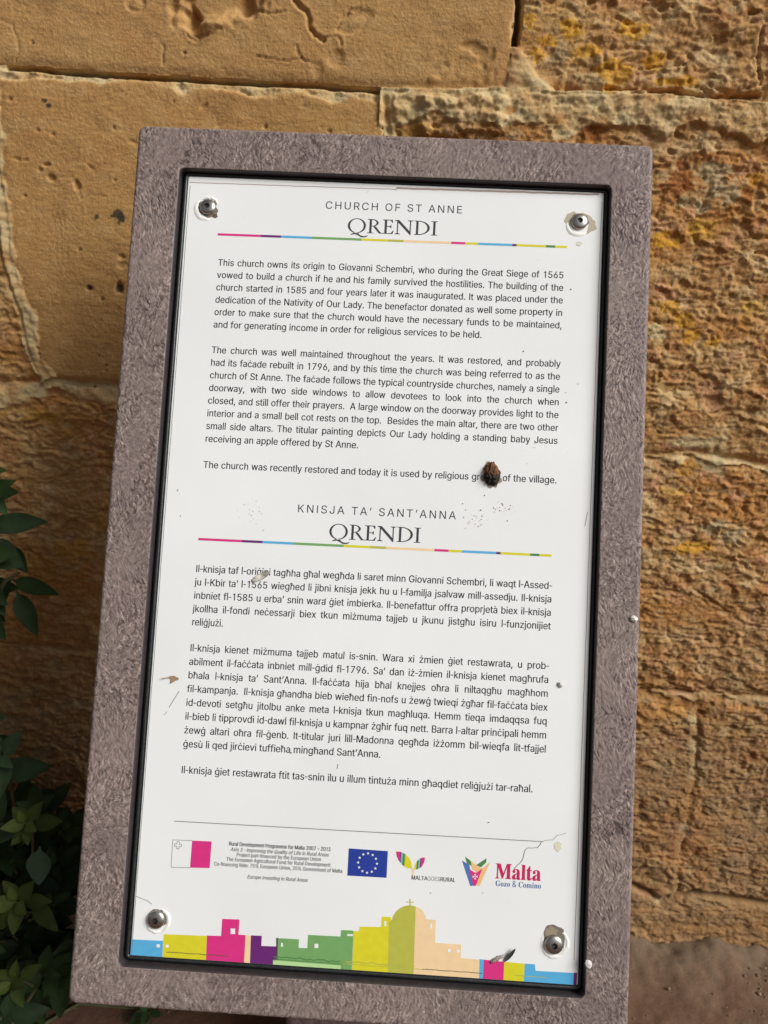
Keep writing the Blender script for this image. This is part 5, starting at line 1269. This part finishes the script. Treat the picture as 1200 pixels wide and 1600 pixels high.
dl = rest('dried_leaf', blade_mesh('dried_leaf', .0140, .0030, .0012, .002), [mat('dry_leaf', (0.055, 0.055, 0.042), .7, noise=(600, .4))], 796, 1491, 'dark curled dried leaf tip above the magenta house', 'leaf', spin=-.62)
hk = rest('grey_husk', lump_mesh('grey_husk', .0017, .0058, .0015, .25, 2.2, 240, [(0.16, 0.13, 0.10), (0.50, 0.44, 0.40)], 36), [pale], 776, 1498, 'crumpled grey husk beside the dark leaf tip', 'debris', spin=-1.05)
tan = mat('tan_leaf', (0.34, 0.22, 0.12), .75, noise=(700, .3))
c_ = [on_board(240 + x / 20, 1040 + y / 20) for x, y in ((255, 385), (300, 378), (400, 368), (480, 350), (530, 320), (680, 318), (690, 350), (745, 375), (760, 350), (800, 410), (790, 440), (740, 430), (690, 470), (600, 520), (570, 548), (525, 550), (545, 480), (545, 400), (480, 385), (400, 392), (300, 405))]
cc = np.mean(c_, 0)
tv_, tf_ = tris_of([[q - cc for q in c_]])
tV = [(x, y, .0004 + 18 * x * x) for x, y in tv_]
nV = len(tV)
tfo = [f if ((tV[f[1]][0] - tV[f[0]][0]) * (tV[f[2]][1] - tV[f[0]][1]) - (tV[f[2]][0] - tV[f[0]][0]) * (tV[f[1]][1] - tV[f[0]][1])) > 0 else f[::-1] for f in tf_]
o = link('leaf_scrap', py_mesh('leaf_scrap', tV + [(x, y, z - .0004) for x, y, z in tV], tfo + [tuple(nV + i for i in f[::-1]) for f in tfo]), None, [tan])
o.matrix_world = BM @ Matrix.Translation((cc[0], cc[1], PZ + .0003))
tag(o, 'torn tan leaf scrap with a thin stalk on the left white margin', 'leaf')

# ------------------------------------------------------------------ plants by the wall
leaf_m = mat('green_leaf', attr='tone', rough=0.6, spec=0.15, noise=(60, .2), bump=(120, .2, .002))
stem_m = mat('plant_stem', (0.09, 0.085, 0.035), 0.8, noise=(80, .3))
class Plant:
    def __init__(s):
        s.V, s.F, s.C, s.sV, s.sF = [], [], [], [], []
    def leaf(s, base, tip, width, up, col, fold=.25, droop=.12):
        base, tip, up = np.array(base, float), np.array(tip, float), np.array(up, float)
        ax = tip - base
        L = np.linalg.norm(ax); ax /= L
        side = np.cross(ax, up); side /= (np.linalg.norm(side) + 1e-9)
        nrm = np.cross(side, ax)
        b = len(s.V); nl, hw_ = 9, 2
        for i in range(nl + 1):
            t = i / nl
            if t < .10:
                wv = .03
            else:
                q = (t - .10) / .90
                wv = .03 + 1.0 * (math.sin(math.pi * q ** .78)) ** .9 * (1 - .12 * q)
            if i == nl: wv = 0.01
            for j in range(-hw_, hw_ + 1):
                u = j / hw_
                p = base + ax * L * t + side * u * width / 2 * wv + nrm * (fold * abs(u) * width / 2 * wv - droop * L * t * t + .012 * L * math.sin(t * 14 + u * 2) * abs(u))
                s.V.append(p)
                v_ = 1 + .18 * (1 - abs(u)) + .08 * random.random()
                s.C.append(np.array(col) * v_)
        k_ = 2 * hw_ + 1
        for i in range(nl):
            for j in range(k_ - 1):
                a = b + i * k_ + j
                s.F.append((a, a + 1, a + k_ + 1, a + k_))
    def stem(s, pts, r0, r1):
        pts = [np.array(p, float) for p in pts]
        b = len(s.sV); n_ = 6
        for i, p in enumerate(pts):
            t = pts[min(i + 1, len(pts) - 1)] - pts[max(i - 1, 0)]
            t /= np.linalg.norm(t)
            a = np.cross(t, (0.3, 1, .2)); a /= np.linalg.norm(a)
            c_ = np.cross(t, a)
            r = r0 + (r1 - r0) * i / (len(pts) - 1)
            for k_ in range(n_):
                an = 2 * math.pi * k_ / n_
                s.sV.append(p + r * (a * math.cos(an) + c_ * math.sin(an)))
        for i in range(len(pts) - 1):
            for k_ in range(n_):
                s.sF.append((b + i * n_ + k_, b + i * n_ + (k_ + 1) % n_, b + (i + 1) * n_ + (k_ + 1) % n_, b + (i + 1) * n_ + k_))
    def rosette(s, c, n_, L, wr, nrm, col, tilt=.45, spin=None):
        c, nrm = np.array(c, float), np.array(nrm, float)
        nrm /= np.linalg.norm(nrm)
        a = np.cross(nrm, (0.2, .9, .4)); a /= np.linalg.norm(a)
        b = np.cross(nrm, a)
        sp_ = random.random() * 6.28 if spin is None else spin
        for i in range(n_):
            an = sp_ + i * 2.399
            l = L * (1 - .055 * (n_ - 1 - i) * 0.5) * random.uniform(.8, 1.15) * (0.45 + .55 * (1 - i / n_))
            tl = tilt * (0.3 + 1.6 * i / n_)
            d = (a * math.cos(an) + b * math.sin(an)) * math.cos(tl) + nrm * math.sin(tl)
            cl = np.array(col) * random.uniform(.8, 1.2) * (1 + .5 * i / n_)
            s.leaf(c + nrm * .0035 * i, c + nrm * .0035 * i + d * l, l * wr * random.uniform(.85, 1.15), nrm, cl, .3, random.uniform(.05, .25))
    def build(s, name, loc, label, cat, group=None):
        root = tag(empty(name, loc), label, cat, group)
        lo = np.array(loc)
        V_ = np.array(s.V) - lo
        me = quads_mesh('foliage', V_, np.array(s.F), True, np.array(s.C))
        link('foliage', me, root, [leaf_m])
        link('stem', py_mesh('stem', np.array(s.sV) - lo, s.sF, True), root, [stem_m])
        return root

def at(px, py, y):
    x, z = on_wall(px, py, y)
    return np.array((x, y, z))
DG, BG, LG = (0.016, 0.031, 0.009), (0.024, 0.042, 0.018), (0.042, 0.060, 0.013)
random.seed(11)
# tall shrub whose shoots reach in from the left
S = Plant()
YB = 0.76
base = np.array((-0.66, 0.72, 0.0))
def shoot(tip, n_, L, col, wr=.42, out=(1, -.5, .2)):
    tip = np.array(tip)
    b = base + np.array((random.uniform(-.05, .05), random.uniform(-.05, .04), 0))
    pts = [b + (tip - b) * t + np.array((-.06 * math.sin(math.pi * t), 0, .08 * math.sin(math.pi * t) * (1 - t))) for t in np.linspace(0, 1, 9)]
    S.stem(pts, .006, .0015)
    for i in range(n_):
        t = .45 + .55 * i / n_
        p = b + (tip - b) * t + np.array((-.06 * math.sin(math.pi * t), 0, .08 * math.sin(math.pi * t) * (1 - t)))
        an = i * 2.4
        d = np.array((math.cos(an) * .8 + .15, -abs(math.sin(an)) * .5 - .1, math.sin(an) * .6 - .05))
        d /= np.linalg.norm(d)
        l = L * random.uniform(.7, 1.15)
        S.leaf(p, p + d * l, l * wr, (0, -.75, .65), np.array(col) * random.uniform(.75, 1.25))
for a, b, wpx, col, dy in (((-34, 742), (9, 734), 20, LG, 0), ((-40, 775), (27, 768), 34, DG, -.01), ((-25, 822), (72, 814), 34, BG, -.02), ((-30, 850), (35, 885), 46, BG, -.03), ((10, 850), (42, 895), 26, DG, 0.01),
                         ((16, 905), (90, 928), 26, DG, -.01), ((24, 920), (58, 994), 30, DG, -.015), ((18, 905), (-18, 960), 24, DG, .01), ((-20, 960), (8, 1000), 24, DG, 0)):
    p, q = at(*a, YB + dy), at(*b, YB + dy - .015)
    S.leaf(p, q, wpx * YB / 1200 / .9, (0.1, -.8, .55), col, .22, .05)
for _ in range(60):
    px, py = random.uniform(-120, -26), random.uniform(720, 1200)
    p = at(px, py, random.uniform(.70, .80))
    an = random.uniform(-1.3, .9)
    l = random.uniform(.035, .055)
    S.leaf(p, p + np.array((l * math.cos(an), -.3 * l, l * math.sin(an))), l * .45, (0, -.8, .6), np.array(DG) * random.uniform(.7, 1.2), .2, .1)
S.stem([base, at(-60, 1200, .74), at(-40, 1000, YB), at(8, 908, YB), at(30, 895, YB)], .006, .0014)
S.stem([base, at(-90, 1000, .74), at(-70, 860, YB), at(-20, 822, YB)], .005, .0014)
S.stem([at(-70, 860, YB), at(-60, 800, YB), at(-30, 760, YB)], .003, .0012)
for tz in np.linspace(.25, .95, 22):
    shoot((-0.62 + random.uniform(-.16, .035), random.uniform(.60, .80), tz), 12, .055, DG)
S.build('leafy_shrub', tuple(base), 'tall dark shrub with pointed leaves reaching in from the left edge', 'shrub')
# low bushy plant at the foot of the wall
S = Plant()
base = np.array((-0.47, 0.70, 0.0))
YL = 0.70
def tuft(px, py, y, n_, L, col, tilt=.45, nrm=(.05, -.75, .65), wr=.55):
    c = at(px, py, y)
    S.rosette(c, n_, L, wr, nrm, col, tilt)
    b = base + np.array((random.uniform(-.06, .06), random.uniform(-.05, .05), 0))
    mid = (c + b) / 2 + np.array((random.uniform(-.02, .02), .03, 0))
    S.stem([b, mid, c], .003, .0012)
tuft(52, 1288, .66, 8, .034, LG)
tuft(38, 1408, .64, 8, .046, LG)
tuft(30, 1530, .62, 7, .040, LG)
tuft(8, 1185, .68, 6, .046, BG)
tuft(86, 1412, .66, 6, .03, DG)
tuft(104, 1290, .72, 6, .036, DG)
tuft(-20, 1300, .66, 7, .05, BG)
tuft(-20, 1470, .62, 7, .05, DG)
tuft(75, 1520, .68, 7, .045, DG)
tuft(100, 1360, .72, 6, .045, DG)
tuft(10, 1590, .60, 7, .05, BG)
S.leaf(at(62, 1322, .64), at(60, 1384, .625), .026, (0, -.9, .4), (0.05, 0.085, 0.05), .1, .02)
S.leaf(at(0, 1205, .68), at(78, 1198, .665), .026, (0, -.8, .6), BG, .2, .04)
S.leaf(at(48, 1405, .64), at(90, 1456, .62), .018, (0, -.8, .6), LG, .2, .04)
random.seed(23)
for _ in range(135):
    px, py = random.uniform(-150, 140), random.uniform(1215, 1640)
    if py < 1290 and px > 90: continue
    tuft(px, py, random.uniform(.68, .80), random.randint(5, 8), random.uniform(.035, .055), np.array(DG) * random.uniform(.7, 1.1), nrm=(random.uniform(-.4, .4), -.6, .8))
tuft(235, 1578, .70, 5, .03, DG); tuft(180, 1560, .76, 6, .04, DG)
S.build('leafy_plant', tuple(base), 'low bushy green plant growing beside the sign at the wall foot', 'plant')

# grit and crumbs of stone fallen at the foot of the wall
gv, gf = [], []
ico = [(0, 0, 1), (.9, 0, .3), (.3, .85, .3), (-.7, .5, .3), (-.7, -.5, .3), (.3, -.85, .3), (.7, .5, -.3), (-.3, .85, -.3), (-.9, 0, -.3), (-.3, -.85, -.3), (.7, -.5, -.3), (0, 0, -1)]
icf = [(0, 1, 2), (0, 2, 3), (0, 3, 4), (0, 4, 5), (0, 5, 1), (1, 6, 2), (2, 7, 3), (3, 8, 4), (4, 9, 5), (5, 10, 1), (6, 7, 2), (7, 8, 3), (8, 9, 4), (9, 10, 5), (10, 6, 1), (11, 7, 6), (11, 8, 7), (11, 9, 8), (11, 10, 9), (11, 6, 10)]
for _ in range(420):
    x = random.uniform(-.75, .75)
    y = WALL_Y - .02 - abs(random.gauss(0, .10))
    r = random.uniform(.0008, .0022) * (2.0 if random.random() < .06 else 1)
    b = len(gv)
    a = random.random() * 6.28
    sx_, sy_, sz_ = random.uniform(.7, 1.3), random.uniform(.7, 1.3), random.uniform(.5, .9)
    z0 = 0.012 * math.exp(-(WALL_Y - y) / .05)
    for (ix, iy, iz) in ico:
        j = random.uniform(.8, 1.2)
        px_, py_ = ix * sx_ * j, iy * sy_ * j
        gv.append((x + r * (px_ * math.cos(a) - py_ * math.sin(a)), y + r * (px_ * math.sin(a) + py_ * math.cos(a)), z0 + r * (iz * sz_ * j + .2)))
    gf += [tuple(b + i for i in f) for f in icf]
go2 = link('gravel', py_mesh('gravel', gv, gf), None, [mat('stone_crumbs', (0.19, 0.13, 0.085), .9, noise=(120, .5))])
tag(go2, 'fine stone crumbs scattered on the earth at the wall foot', 'gravel', kind='stuff')
